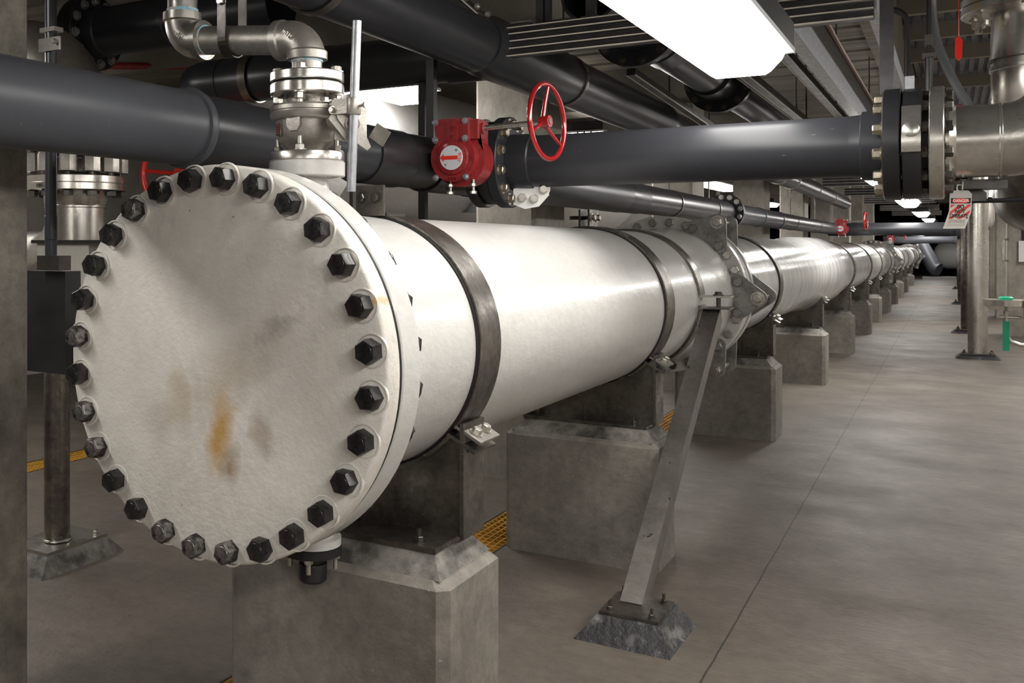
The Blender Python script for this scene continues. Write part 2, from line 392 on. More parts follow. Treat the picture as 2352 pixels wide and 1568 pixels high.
for k, y in enumerate((19.8, 24.4, 29.0, 33.6, 38.2, 42.7)):
    lab = ['mottled brown concrete column behind the eyewash station at the right edge',
           'brown concrete column next behind the one by the eyewash station'][k] if k < 2 else 'distant brown concrete column in the right row beyond the steel posts'
    column(.72 if k else .74, 1.35, y, y + .6, CEIL, lab, RC)

# yellow grating strips over the floor trench
def grating(x0, x1, y0, y1, label, step=.05):
    b_ = B(); n = 6
    for i in range(n + 1):
        x = x0 + (x1 - x0) * i / n; b_.bx(x - .0028, x + .0028, y0, y1, -.035, -.002)
    y = y0
    while y < y1: b_.bx(x0, x1, y - .0028, y + .0028, -.03, -.004); y += step
    t = thing('floor_grating', ((x0 + x1) / 2, (y0 + y1) / 2, -.04), label, 'floor grating')
    put('grate', b_, 'grating_yellow', t, smooth=False)
    f = B(); f.bx(x0 - .012, x0 - .004, y0, y1, -.05, .002); f.bx(x1 + .004, x1 + .012, y0, y1, -.05, .002)
    put('edge_angle', f, 'strut', t, smooth=False)
grating(-2.152, -1.928, 2.3, 14, 'yellow grating strip in the floor running beneath the white main past its concrete piers')
grating(-5.43, -5.21, 3.0, 12, 'short glimpse of yellow floor grating left of the big blind flange')

# ------------------------------------------------------------------ MAIN LINE
PX = -1.533
SL = -.0068
def pz(y): return 1.253 + SL * (y - 1.93)
AX = Vector((0, 1, SL)).normalized()
def pc(y): return Vector((PX, y, pz(y)))

# blind flange
t = thing('blind_flange', pc(1.91) - Vector((0, 0, .492)), 'big round cream blind flange with black bolts and a rust stain, nearest the viewer', 'blind flange')
b_ = B(); b_.lathe(pc(1.912), AX, [(0, 0), (0, .484), (.003, .489), (.008, .492), (.058, .492), (.062, .489), (.062, .39)], 128)
for i in range(28):   # raised paint rings round the bolt holes
    a = .0969 + 2 * PI * i / 28
    c = pc(1.912) + Vector((math.sin(a) * .457, 0, math.cos(a) * .457))
    b_.lathe(c, (0, -1, 0), [(-.004, .0405), (.0022, .0395), (.0028, .037), (.0010, .0355)], 28)
me = b_.done(); o = put('cover_plate', me, 'flange_face', t)
me.transform(Matrix.Translation(wloc(t) - pc(1.912))); o.location = pc(1.912) - wloc(t)   # texture origin = plate centre
for i in range(28):
    a = .0969 + 2 * PI * i / 28
    c = pc(1.912) + Vector((math.sin(a) * .457, 0, math.cos(a) * .457))
    bolt(t, c, (0, -1, 0), .050, .037, 'bolt_ground' if i in (13, 14, 15, 18, 19, 21, 25) else 'bolt_black', washer=False)
    # marks: the grade stamp on the head
put('gasket', B().ring(pc(1.974), AX, 0, .014, .385, .4875, 96), 'rubber', t)

def flange_pipe_prof(y0, y1, R, items):
    """profile with flanges: items = (ya, yb, Rf)"""
    prof = [(0, R * .93)]; cur = 0
    for ya, yb, rf in items:
        ya -= y0; yb -= y0
        prof += [(ya - .0, R) if ya > 0 else (0, rf - .004)]
        prof += [(ya, rf - .003), (ya + .003, rf), (yb - .003, rf), (yb, rf - .003), (yb, R)]
    prof += [(y1 - y0, R), (y1 - y0, R * .93)]
    return prof

# spool 1
t = thing('main_pipe_spool', pc(1.986) - Vector((0, 0, .492)), 'nearest white main pipe spool lying between the blind flange and the first tie plate coupling', 'pipe')
b_ = B()
b_.lathe(pc(1.988), AX, [(0, .36), (0, .489), (.003, .492), (.085, .492), (.088, .489), (.088, .412), (.12, .392), (.20, .3835), (3.74, .3835), (3.80, .392), (4.16, .393), (4.30, .412), (4.46, .42)], 128)
put('pipe_body', b_, 'white_paint', t)
for i in range(28):
    a = .0969 + 2 * PI * i / 28
    if 0 < a < PI * 1.05: bolt(t, pc(2.074) + Vector((math.sin(a) * .457, 0, math.cos(a) * .457)), AX, .047, .034, 'bolt_black', 'nut', stud=.012)
# top branch nozzle with its flange
NX, NY = -1.533, 2.34
b_ = B(); b_.lathe((NX, NY, 1.50), (0, 0, 1), [(0, .15), (.105, .125), (.15, .092), (.19, .066), (.235, .056), (.236, .105), (.239, .108), (.276, .108), (.279, .105), (.279, .05)], 64)
nz = put('branch_nozzle', b_, 'white_paint', t)
b_ = B(); b_.lathe((NX, 2.37, .95), (0, 0, -1), [(0, .07), (.20, .06), (.235, .06), (.236, .082), (.258, .082), (.260, .05)], 40)
dn = put('drain_nozzle', b_, 'white_paint', t)
# black drain plug hanging below
t = thing('drain_plug', (NX, 2.37, .585), 'black plastic flanged drain plug hanging under the white main beside the first pier', 'pipe plug')
b_ = B(); b_.lathe((NX, 2.37, .69), (0, 0, -1), [(0, 0), (0, .084), (.024, .084), (.026, .052), (.034, .040), (.05, .036), (.052, .040), (.055, .041), (.098, .041), (.105, .036), (.105, 0)], 40)
put('plug_body', b_, 'pvc_black', t)
for a in (.4, 1.97, 3.54, 5.11):
    bolt(t, (NX + .066 * math.cos(a), 2.37 + .066 * math.sin(a), .668), (0, 0, -1), .022, .014, 'bolt_steel', 'nut', stud=.028)

# saddle supports
def saddle(yf, dep, ys, sw, R, label, plabel, detail=True, top_joint=False, ears=True, col='concrete_pier'):
    zc = pz(ys); ztop = min(.62, zc - .625) if yf > 4 else .62
    ztop = zc - .632
    hw = .375; x0, x1 = PX - hw - .0, PX + hw + .004
    p = thing('concrete_pier', (PX, yf + dep / 2, 0), plabel, 'concrete pier', 'concrete piers under the white main')
    c = .03; b_ = B()
    poly = [(x0, yf + c), (x0 + c, yf), (x1 - c, yf), (x1, yf + c), (x1, yf + dep - c), (x1 - c, yf + dep), (x0 + c, yf + dep), (x0, yf + dep - c)]
    b_.prism(poly, (0, 0, 0), (1, 0, 0), (0, 1, 0), ztop - .02)
    a = [b_.bm.verts.new((q[0], q[1], ztop - .02)) for q in poly]
    k = .022; cx, cy = (x0 + x1) / 2, yf + dep / 2
    a2 = [b_.bm.verts.new((q[0] - math.copysign(k, q[0] - cx), q[1] - math.copysign(k, q[1] - cy), ztop)) for q in poly]
    for i in range(8): b_.quad([a[i], a[(i+1) % 8], a2[(i+1) % 8], a2[i]])
    b_.quad(a2)
    put('pier_block', b_, col, p, smooth=False)
    # grout pad: a low pyramid frustum
    g0 = (x0 + .03, x1 - .03, yf + .025, yf + dep - .025); g1 = (x0 + .075, x1 - .075, yf + .085, yf + dep - .075)
    b_ = B(); v0 = [b_.bm.verts.new(q) for q in ((g0[0], g0[2], ztop), (g0[1], g0[2], ztop), (g0[1], g0[3], ztop), (g0[0], g0[3], ztop))]
    zt = ztop + .055
    v1 = [b_.bm.verts.new(q) for q in ((g1[0], g1[2], zt), (g1[1], g1[2], zt), (g1[1], g1[3], zt), (g1[0], g1[3], zt))]
    for i in range(4): b_.quad([v0[i], v0[(i+1) % 4], v1[(i+1) % 4], v1[i]])
    b_.quad(v1); put('grout_pad', b_, 'grout', p, smooth=False)
    # steel saddle
    s = thing('pipe_saddle', (PX, ys, zt), label, 'pipe support', 'steel saddles on the concrete piers')
    bp0, bp1 = g1[0] - .005, g1[1] + .005
    bpl = put('base_plate', B().bx(bp0, bp1, g1[2] - .005, g1[3] + .005, zt, zt + .014), 'steel_dull', s, smooth=False)
    zt += .014
    Ro = R + .018
    # web: plate whose top follows the pipe
    hwid = .335; n = 20
    top = []
    for i in range(n + 1):
        x = -hwid + 2 * hwid * i / n; top.append((x, zc - math.sqrt(max(Ro * Ro - x * x, 0)) - zt))
    poly = [(-hwid, 0), (hwid, 0)] + top[::-1]
    put('web_plate', B().prism(poly, (PX, ys - .006 - .045, zt), (1, 0, 0), (0, 0, 1), -.012), 'steel_dull', s, smooth=False)
    for gx in (-hwid, 0, hwid):
        h = zc - math.sqrt(max(Ro * Ro - gx * gx, 0)) - zt
        put('gusset', B().bx(PX + gx - .006, PX + gx + .006, ys - .075, ys + .075, zt, zt + h), 'steel_dull', s, smooth=False)
    if detail:
        for gx, gy in ((.24, -.10), (-.24, -.10), (.24, .09)):
            if gy < 0: bolt(bpl, (PX + gx, g1[2] + .03, zt), (0, 0, 1), .024, .016, 'bolt_dark', 'nut', stud=.02, name='anchor_nut')
    # bands: lower cradle + upper strap + black liner, split at ears below the horizontal
    aE = math.asin(-.243 / (R + .01)); sg = 96
    u0 = frame(AX)
    def band(a0, a1, ra, rb, wd, nn=72):
        b2 = B(); x, y, d = frame(AX)
        # local angle: 0 = +X world, 90 = up
        ex = Vector((1, 0, 0)); ez = Vector((0, 0, 1)); o0 = pc(ys) - AX * wd / 2
        rg = []
        for (tt, r) in ((0, ra), (0, rb), (wd, rb), (wd, ra), (0, ra)):
            rg.append([b2.bm.verts.new(o0 + AX * tt + (ex * math.cos(a0 + (a1 - a0) * i / nn) + ez * math.sin(a0 + (a1 - a0) * i / nn)) * r) for i in range(nn + 1)])
        for A, C in zip(rg, rg[1:]):
            for i in range(nn): b2.quad([A[i], A[i+1], C[i+1], C[i]])
        b2.quad([rg[q][0] for q in range(4)]); b2.quad([rg[q][-1] for q in range(4)])
        return b2
    put('liner', band(0, 2 * PI - .001, R - .002, R + .004, sw + .022, 96), 'rubber', s)
    st = put('upper_strap', band(aE, PI - aE, R + .004, R + .012, sw), 'steel_dull', s)
    put('lower_cradle', band(PI - aE + .05, 2 * PI + aE - .05, R + .006, R + .018, sw + .01), 'steel_dull', s)
    if ears:
        for sx in ((1, -1) if detail else (1,)):
            ex = PX + sx * (R + .006) * math.cos(aE); ez = zc + (R) * math.sin(aE)
            tl = .50; rd = Vector((sx * math.cos(tl), 0, -math.sin(tl))); nm = Vector((sx * math.sin(tl), 0, math.cos(tl)))
            o1 = Vector((ex, ys, ez)); RR = Matrix.Rotation(tl * sx, 3, 'Y')
            e1 = put('strap_ear', B().box(o1 + rd * .045 + nm * .004, (.095, sw, .009), RR), 'steel', s, smooth=False)
            e2 = put('cradle_ear', B().box(o1 + rd * .038 - nm * .028, (.110, sw + .01, .009), RR), 'steel_dull', s, smooth=False)
            for yy in ((-.034, .034) if detail else (0,)):
                q = o1 + rd * .055 + Vector((0, yy, 0))
                bolt(e1, q + nm * .009, nm, .026, .014, 'bolt_steel')
                if detail: put('bolt_shank', B().cyl(q - nm * .078, q - nm * .03, .009, 10).hexa(q - nm * .034, -nm, .026, .018), 'bolt_dark', e2)
    if top_joint:
        tz = zc + R + .01
        e = B(); e.bx(PX - .034, PX - .024, ys - sw / 2, ys + sw / 2, tz - .01, tz + .085); put('strap_lug', e, 'steel_dark', s, smooth=False)
        e = B(); e.bx(PX + .012, PX + .022, ys - sw / 2, ys + sw / 2, tz - .01, tz + .085); put('strap_lug', e, 'steel_dull', s, smooth=False)
        for yy in (-.04, .04): bolt(s, (PX + .022, ys + yy, tz + .045), (1, 0, 0), .028, .016, 'bolt_steel')
        put('bolt_shank', B().cyl((PX - .10, ys, tz + .045), (PX + .02, ys, tz + .045), .010, 10), 'bolt_dark', s)
    return p, s
saddle(2.45, .40, 2.725, .145, .3855, 'nearest brown steel saddle and strap under the white main, behind the blind flange',
       'nearest concrete pier, cut by the bottom of the photo, under the blind flange', top_joint=False)
saddle(4.74, .37, 4.94, .145, .3855, 'steel saddle and strap on the second pier, just before the diagonal brace clamp',
       'second concrete pier from the front with the diagonal brace passing before it', top_joint=True)
ORD = ['third', 'fourth', 'fifth', 'sixth', 'seventh', 'eighth', 'ninth', 'tenth', 'eleventh', 'twelfth']
ys_list = [(8.38, 8.62), (11.93, 12.15), (15.45, 15.65), (18.9, 19.1), (21.7, 21.9), (25.1, 25.3), (28.4, 28.6), (31.9, 32.1), (35.3, 35.5), (40.6, 40.8)]
for k, (yf, ys) in enumerate(ys_list):
    R = .3855 if k != 1 else .3855
    saddle(yf, .40, ys, .13, R, 'steel saddle and strap on the %s concrete pier from the front' % ORD[k],
           '%s concrete pier from the front in the row under the white main' % ORD[k], detail=k < 3)

# top guide bracket on the first strap
t = thing('guide_bracket', (-1.49, 2.62, 1.635), 'small dark steel bracket plate with two bolts bolted atop the nearest strap', 'bracket')
b_ = B(); b_.bx(-1.535, -1.44, 2.618, 2.630, 1.632, 1.725); put('plate', b_, 'steel_dull', t, smooth=False)
b_ = B(); b_.bx(-1.560, -1.548, 2.62, 2.76, 1.632, 1.735); b_.bx(-1.560, -1.44, 2.64, 2.76, 1.632, 1.640); put('channel', b_, 'steel_dark', t, smooth=False)
for x in (-1.512, -1.464): bolt(t, (x, 2.618, 1.688), (0, -1, 0), .024, .014, 'bolt_dark')

# ------------------------------------------------------------------ couplings with tie plates and rods
def coupling(ya, label, n=28, detail=True, mt='white_paint', angs=(54, -1, -55, 180, 234), Rf=.490):
    t = thing('harnessed_coupling', pc(ya) - Vector((0, 0, Rf)), label, 'pipe coupling', 'flanged couplings with tie plates along the white main')
    yb = ya + .31
    b_ = B(); b_.lathe(pc(ya), AX, [(0, .40), (0, Rf - .004), (.004, Rf), (.066, Rf), (.070, Rf - .004), (.070, .40)], 96); put('near_flange', b_, mt, t)
    b_ = B(); b_.lathe(pc(ya + .07), AX, [(0, .385), (0, .435), (.06, .452), (.11, .452), (.12, .420), (.20, .420), (.21, .385)], 96); put('sleeve', b_, 'pvc_black', t)
    b_ = B(); b_.lathe(pc(yb), AX, [(-.05, .385), (-.05, .46), (-.02, .47), (-.02, .478), (.0, .482), (.022, .482), (.03, .478), (.032, .44), (.06, .405), (.12, .386), (.12, .38)], 96); put('far_flange', b_, mt, t)
    x = Vector((1, 0, 0)); z = Vector((0, 0, 1))
    skip = []
    for a in angs:
        a = math.radians(a); da = PI / n
        rad = x * math.cos(a) + z * math.sin(a); tan = x * -math.sin(a) + z * math.cos(a)
        for yy, s_ in ((ya - .022, -1), (yb + .03, 1)):
            # rounded triangular plate
            pts = []
            cs = [(.555, 0, .050), (.442, .092, .046), (.442, -.092, .046)]
            order = [(0, -60, 60), (1, 60, 195), (2, 165, 300)]
            for ci, a0, a1 in order:
                cx, cy, rr = cs[ci]
                for q in range(7):
                    th = math.radians(a0 + (a1 - a0) * q / 6); pts.append((cx + rr * math.cos(th), cy + rr * math.sin(th)))
            o0 = pc(yy); pl = B().prism(pts, o0, rad, tan, .020 * (1 if rad.cross(tan).dot(AX) > 0 else -1))
            put('tie_plate', pl, 'plate_grey', t)
        rp = pc(ya) + rad * .555
        put('tie_rod', B().cyl(rp - AX * .075, rp + AX * .41, .0165, 14), 'steel', t)
        bolt(t, rp - AX * .022, -AX, .052, .030, 'bolt_steel', 'nut', stud=.01)
        if detail:
            for sg_ in (1, -1):
                q = pc(ya - .022) + rad * .442 + tan * .092 * sg_
                bolt(t, q, -AX, .048, .024, 'plate_grey', washer=False)
    for i in range(n):
        a = .13 + 2 * PI * i / n
        ok = all(abs(((math.degrees(a) - g + 180) % 360) - 180) > 16.5 for g in angs)
        if not ok: continue
        rad = x * math.cos(a) + z * math.sin(a)
        bolt(t, pc(ya) + rad * .452, -AX, .046, .024, 'bolt_steel' if math.sin(a) > -.8 else 'bolt_dark', washer=False)
        if detail: put('stud', B().cyl(pc(ya + .07) + rad * .452, pc(yb) + rad * .452, .013, 8), 'steel_dark', t)
    return t
coupling(6.44, 'nearest white coupling flange with grey triangular tie plates, just past the diagonal brace')
coupling(26.2, 'distant coupling with steel tie plates, second along the main, by the small red gearbox', detail=False, mt='steel_dull', angs=(54, -1, -55, 180))
coupling(46.5, 'farthest coupling flange with tie plates at the end of the white main', detail=False, angs=(54, -1, -55, 180))

# anchor clamp (third strap) and its floor brace
YC = 5.66
t = thing('anchor_clamp', pc(YC) - Vector((0, 0, .40)), 'brown steel band clamp round the white main holding the top of the diagonal brace', 'pipe clamp')
def bandB(yc, a0, a1, ra, rb, wd, nn=96):
    b2 = B(); ex = Vector((1, 0, 0)); ez = Vector((0, 0, 1)); o0 = pc(yc) - AX * wd / 2; rg = []
    for (tt, r) in ((0, ra), (0, rb), (wd, rb), (wd, ra), (0, ra)):
        rg.append([b2.bm.verts.new(o0 + AX * tt + (ex * math.cos(a0 + (a1 - a0) * i / nn) + ez * math.sin(a0 + (a1 - a0) * i / nn)) * r) for i in range(nn + 1)])
    for A, C in zip(rg, rg[1:]):
        for i in range(nn): b2.quad([A[i], A[i+1], C[i+1], C[i]])
    b2.quad([rg[q][0] for q in range(4)]); b2.quad([rg[q][-1] for q in range(4)])
    return b2
put('upper_band', bandB(YC, .07, PI - .07, .384, .3965, .115), 'steel_dull', t)
put('lower_band', bandB(YC, PI + .05, 2 * PI - .05, .384, .3965, .115), 'steel_dull', t)
z0 = pz(YC)
for sx in (1, -1):
    put('clamp_ear', B().box((PX + sx * .465, YC, z0 + .030), (.155, .115, .011)), 'steel', t, smooth=False)
    put('clamp_ear', B().box((PX + sx * .465, YC, z0 - .032), (.155, .115, .011)), 'steel_dull', t, smooth=False)
    bolt(t, (PX + sx * .475, YC, z0 + .036), (0, 0, 1), .036, .014, 'bolt_dark')
    put('bolt_shank', B().cyl((PX + sx * .475, YC, z0 - .06), (PX + sx * .475, YC, z0 + .034), .012, 10), 'bolt_dark', t)
t = thing('diagonal_brace', (-1.055, 4.02, 0), 'long slanting steel angle brace bolted to a black grout pad in the aisle', 'brace')
p0 = Vector((-1.045, 4.03, .10)); p1 = Vector((-1.052, YC + .0, z0 - .035))
d = (p1 - p0).normalized()
# angle section: one leg faces the viewer (-y side), the other runs back on the right edge
xl = Vector((-1, 0, 0)); xl = (xl - d * xl.dot(d)).normalized(); nb = d.cross(xl).normalized()
if nb.y < 0: nb = -nb
b_ = B()
R3 = Matrix((xl, nb, d)).transposed(); Ln = (p1 - p0).length
b_.box((p0 + p1) / 2 + xl * .040, (.085, .008, Ln), R3)
b_.box((p0 + p1) / 2 + nb * .040 , (.008, .085, Ln), R3)
put('angle_bar', b_, 'steel_brace', t, smooth=False)
b_ = B(); zb = .088
for f in (1,):
    a0 = [(-1.168, 3.885), (-.942, 3.885), (-.942, 4.145), (-1.168, 4.145)]
    b_.prism(a0, (0, 0, zb), (1, 0, 0), (0, 1, 0), .012)
put('foot_plate', b_, 'steel_dull', t, smooth=False)
b_ = B(); lo_ = [(-1.245, 3.80), (-.88, 3.80), (-.87, 4.21), (-1.235, 4.20)]
v0 = [b_.bm.verts.new((q[0], q[1], 0.0)) for q in lo_]; v1 = [b_.bm.verts.new((q[0], q[1], zb)) for q in ((-1.175, 3.878), (-.935, 3.878), (-.935, 4.152), (-1.175, 4.152))]
for i in range(4): b_.quad([v0[i], v0[(i+1) % 4], v1[(i+1) % 4], v1[i]])
b_.quad(v1); b_.quad(v0[::-1]); put('grout_pad', b_, 'grout_black', t, smooth=False, label='black cracked grout pad')
for q in ((-1.135, 3.92), (-.975, 3.92), (-.975, 4.11), (-1.135, 4.11)):
    bolt(t, (q[0], q[1], zb + .012), (0, 0, 1), .020, .012, 'bolt_dark', 'nut', stud=.022)

# the rest of the main
b_ = B(); b_.lathe(pc(6.84), AX, [(0, .375), (0, .381), (1.1, .381), (1.12, .383), (4.4, .383), (4.9, .386), (5.3, .418), (6.6, .428), (7.22, .430), (7.28, .424), (7.31, .384), (12.3, .383)], 128)
t = thing('main_pipe_spool', pc(6.84) - Vector((0, 0, .39)), 'second white main pipe spool, streaked grey, beyond the first tie plate coupling', 'pipe')
put('pipe_body', b_, 'fiber_white', t)
t = thing('main_pipe_spool', pc(19.2) - Vector((0, 0, .39)), 'shiny grey pipe spool of the white main just before the second coupling', 'pipe')
b_ = B(); b_.lathe(pc(19.16), AX, [(0, .37), (0, .384), (3.9, .384), (3.92, .388), (4.0, .388), (4.02, .384), (6.3, .384), (6.5, .40), (7.04, .41)], 96); put('pipe_body', b_, 'fiber_grey', t)
b_ = B(); b_.lathe(pc(26.6), AX, [(0, .37), (0, .384), (19.9, .384)], 96)
for yy in (29.5, 30.8, 33.5, 34.6, 37.2, 38.4, 42.5): b_.ring(pc(yy), AX, 0, .09, .38, .397, 72)
t = thing('main_pipe_spool', pc(26.6) - Vector((0, 0, .39)), 'farthest bright white stretch of the main with dark rings, beyond the second coupling', 'pipe')
put('pipe_body', b_, 'white_paint', t)

# ------------------------------------------------------------------ AIR VALVE STACK on the top nozzle
def V(*a): return Vector(a)
NC = V(NX, NY, 0)
t = thing('ball_valve', (NX, NY, 1.775), 'stainless flanged ball valve on the white branch nozzle of the main', 'valve')
b_ = B(); b_.lathe(NC, (0, 0, 1), [(1.806, .05), (1.812, .056), (1.820, .060), (1.828, .070), (1.838, .080), (1.855, .086), (1.885, .087), (1.893, .088),
    (1.897, .100), (1.902, .104), (1.914, .106), (1.916, .102), (1.919, .102), (1.921, .106), (1.932, .105), (1.937, .100), (1.940, .064), (1.955, .058), (1.968, .058)], 64)
put('valve_body', b_, 'steel_cast', t)
put('lower_flange', B().lathe(NC, (0, 0, 1), [(1.7795, .04), (1.7795, .1045), (1.782, .1065), (1.803, .1065), (1.806, .1045), (1.806, .04)], 64), 'steel_bright', t)
put('middle_flange', B().lathe(NC, (0, 0, 1), [(1.968, .04), (1.968, .1025), (1.971, .105), (1.994, .105), (1.997, .1025), (1.997, .04)], 64), 'steel_bright', t)
put('flange_gasket', B().lathe(NC, (0, 0, 1), [(1.997, .04), (1.997, .096), (2.003, .096), (2.003, .04)], 64), 'rubber', t)
put('upper_flange', B().lathe(NC, (0, 0, 1), [(2.003, .04), (2.003, .1025), (2.006, .105), (2.027, .105), (2.030, .1025), (2.030, .04)], 64), 'steel_bright', t)
# body boss facing the viewer + name plate
b_ = B(); fd = V(.02, -1, 0)
b_.prism([(-.022, .03), (.022, .03), (.022, -.005), (.012, -.02), (-.012, -.02), (-.022, -.005)], (NX + .014, NY - .092, 1.880), (1, 0, 0), (0, 0, 1), -.03)
put('body_boss', b_, 'steel_cast', t)
npl = put('name_plate', B().box((NX - .043, NY - .078, 1.866), (.026, .004, .034), Matrix.Rotation(-.5, 3, 'Z')), 'steel_dull', t, smooth=False)
for k in range(4):
    put('plate_line', B().box((NX - .0435, NY - .0812, 1.877 - k * .007), (.018, .001, .0018), Matrix.Rotation(-.5, 3, 'Z')), 'red_tag', npl, smooth=False)
me = text_mesh('CF8M', .018, basis((NX + .035, NY - .060, 1.950), (1, 0, 0), (0, 0, 1)), 'steel_cast', .002); put('cast_letters', me, 'steel_cast', t, smooth=False)
for k in range(8):
    a = .35 + k * PI / 4
    q = V(math.cos(a), math.sin(a), 0)
    if k % 2 == 0:
        bolt(t, NC + q * .085 + V(0, 0, 1.806), (0, 0, 1), .024, .014, 'bolt_steel', 'nut', stud=.022)
        bolt(t, NC + q * .085 + V(0, 0, 1.745), (0, 0, -1), .024, .012, 'bolt_steel')
        bolt(t, NC + q * .085 + V(0, 0, 1.968), (0, 0, -1), .026, .018, 'bolt_steel', 'nut', stud=.012)
        bolt(t, NC + q * .085 + V(0, 0, 2.030), (0, 0, 1), .026, .014, 'steel_cast')
    else: bolt(t, NC + q * .090 + V(0, 0, 1.937), (0, 0, 1), .022, .012, 'bolt_steel')
# actuator bracket with lever plates on the right of the valve
b_ = B()
b_.prism([(-.045, -.05), (.04, -.062), (.045, -.055), (.045, .05), (.035, .06), (-.045, .062)], (NX + .150, NY - .015, 1.882), V(.75, .66, 0), (0, 0, 1), .012)
b_.cyl((NX + .07, NY, 1.895), (NX + .16, NY + .01, 1.895), .032, 20); b_.cyl((NX + .10, NY - .03, 1.93), (NX + .165, NY - .03, 1.93), .012, 12)
put('mount_bracket', b_, 'steel_cast', t)
b_ = B(); b_.prism([(-.030, .062), (-.006, .066), (.0, .03), (.028, -.02), (.052, -.075), (.042, -.085), (.005, -.06), (-.04, .0), (-.044, .02), (-.028, .035)], (NX + .178, NY - .05, 1.885), V(.75, .66, 0), (0, 0, 1), -.008)
b_.prism([(-.030, .02), (.0, .0), (.040, -.07), (.025, -.082), (-.02, -.03), (-.045, .0)], (NX + .158, NY - .055, 1.885), V(.75, .66, 0), (0, 0, 1), -.007)
b_.box((NX + .225, NY + .02, 1.845), (.05, .004, .045), Matrix.Rotation(.6, 3, 'Y')); put('lever_plate', b_, 'steel_cast', t)
bolt(t, (NX + .182, NY - .055, 1.87), (.66, -.75, 0), .026, .012, 'bolt_dark', name='stem_nut'); bolt(t, (NX + .15, NY - .06, 1.93), (.66, -.75, 0), .016, .010, 'bolt_steel')

t = thing('valve_handle_pipe', (-1.345, NY - .06, 1.685), 'upright galvanised pipe clamped as a long handle to the ball valve lever', 'handle')
hx0, hx1 = -1.349, -1.331; hy = NY - .065
put('tube', B().tube([(hx0, hy, 1.688), (hx1, hy, 2.142)], .0125, 20), 'galv', t)
b_ = B(); b_.lathe((-1.342, hy, 1.893), (0.02, 0, 1), [(0, .012), (0, .0185), (.003, .020), (.042, .020), (.045, .0185), (.045, .012)], 28); b_.bx(-1.40, -1.35, hy - .016, hy + .016, 1.896, 1.936); b_.cyl((-1.325, hy, 1.915), (-1.305, hy - .004, 1.916), .004, 8); b_.cyl((-1.308, hy - .004, 1.916), (-1.303, hy - .004, 1.916), .0075, 10)
put('collar', b_, 'steel_cast', t)
bolt(t, (-1.398, hy - .016, 1.908), (0, -1, 0), .014, .008, 'bolt_steel')

# threaded pipework above the valve
t = thing('threaded_vent_pipe', (NX, NY, 2.03), 'threaded stainless vent pipe with two elbows rising from the ball valve at top left', 'pipe')
PRr = .043; ZA, ZB = 2.133, 2.166
put('nipple', B().cyl((NX, NY, 2.028), (NX, NY, 2.08), .043, 32), 'steel_cast', t)
put('thread_tape', B().ring((NX, NY, 2.062), (0, 0, 1), 0, .007, .03, .0455, 32), 'blue_tape', t)
E1 = [V(NX, NY, 2.070)] + arc((NX - .063, NY, ZA - .063), (1, 0, 0), (0, 0, 1), .063, 0, PI / 2, 10) + [V(NX - .095, NY, ZA)]
b_ = B(); b_.tube(E1, .0535, 36); b_.lathe((NX, NY, 2.068), (0, 0, 1), [(0, .045), (0, .0585), (.022, .0585), (.028, .053)], 40); b_.lathe((NX - .070, NY, ZA), (-1, 0, 0), [(0, .053), (.006, .0585), (.028, .0585), (.030, .043)], 40)
el1 = put('elbow', b_, 'steel_cast', t)
me = text_mesh('m316', .017, basis((NX - .030, NY - .0545, 2.135), (.75, 0, -.66), (.66, 0, .75)), 'steel_cast', .0022, .0007); put('cast_mark', me, 'steel_cast', el1, smooth=False)
put('horizontal_pipe', B().cyl((NX - .08, NY, ZA), (-1.915, NY, ZB), PRr, 32), 'steel_cast', t)
put('thread_tape', B().ring((-1.905, NY, ZB), (-1, 0, 0), -.008, .006, .03, .0455, 32), 'blue_tape', t)
E2 = [V(-1.905, NY, ZB), V(-1.925, NY, ZB)] + arc((-1.925, NY, ZB + .068), (0, 0, -1), (-1, 0, 0), .068, 0, PI / 2, 10) + [V(-1.993, NY, ZB + .09)]
b_ = B(); b_.tube(E2, .0545, 36); b_.lathe((-1.930, NY, ZB), (1, 0, 0), [(0, .053), (.006, .060), (.028, .060), (.030, .044)], 40); b_.lathe((-1.993, NY, ZB + .062), (0, 0, 1), [(0, .053), (.006, .060), (.030, .060), (.032, .044)], 40)
el2 = put('elbow', b_, 'steel', t)
me = text_mesh('m316', .017, basis((-1.962, NY - .0555, ZB + .012), (.8, 0, -.6), (.6, 0, .8)), 'steel', .0022, .0007); put('cast_mark', me, 'steel', el2, smooth=False)
put('thread_tape', B().ring((-1.993, NY, ZB + .092), (0, 0, 1), 0, .012, .03, .049, 32), 'blue_tape', t)
put('riser', B().cyl((-1.993, NY, ZB + .08), (-1.993, NY, 2.385), .0465, 32), 'steel', t)
t = thing('pipe_hanger', (-1.82, NY, 2.12), 'flat steel loop hanger round the threaded vent pipe between its two elbows', 'hanger')
b_ = B(); pts = []
x, z = -1.80, 2.153
loop = [V(x, NY + .051, z)] + [V(x, NY + .051 * math.cos(a), z - .051 * math.sin(a)) for a in [PI * q / 14 for q in range(1, 14)]] + [V(x, NY - .051, z)]
up_ = [V(x, NY - .051, 2.30), V(x, NY + .051, 2.30)]
ring_ = [up_[1]] + loop + [up_[0]]
for a, c in zip(ring_, ring_[1:]): b_.bar(a, c + (c - a).normalized() * .002, .030, .004, up=(0, 1, 0) if abs((c - a).normalized().y) < .9 else (0, 0, 1))
b_.bx(x - .015, x + .015, NY - .049, NY + .049, 2.298, 2.303)
put('strap', b_, 'steel_dark', t, smooth=False)
put('rod', B().cyl((x, NY, 2.30), (x, NY, 2.50), .006, 10), 'steel_dark', t)
bolt(t, (x, NY - .05, 2.26), (0, -1, 0), .02, .012, 'bolt_steel')

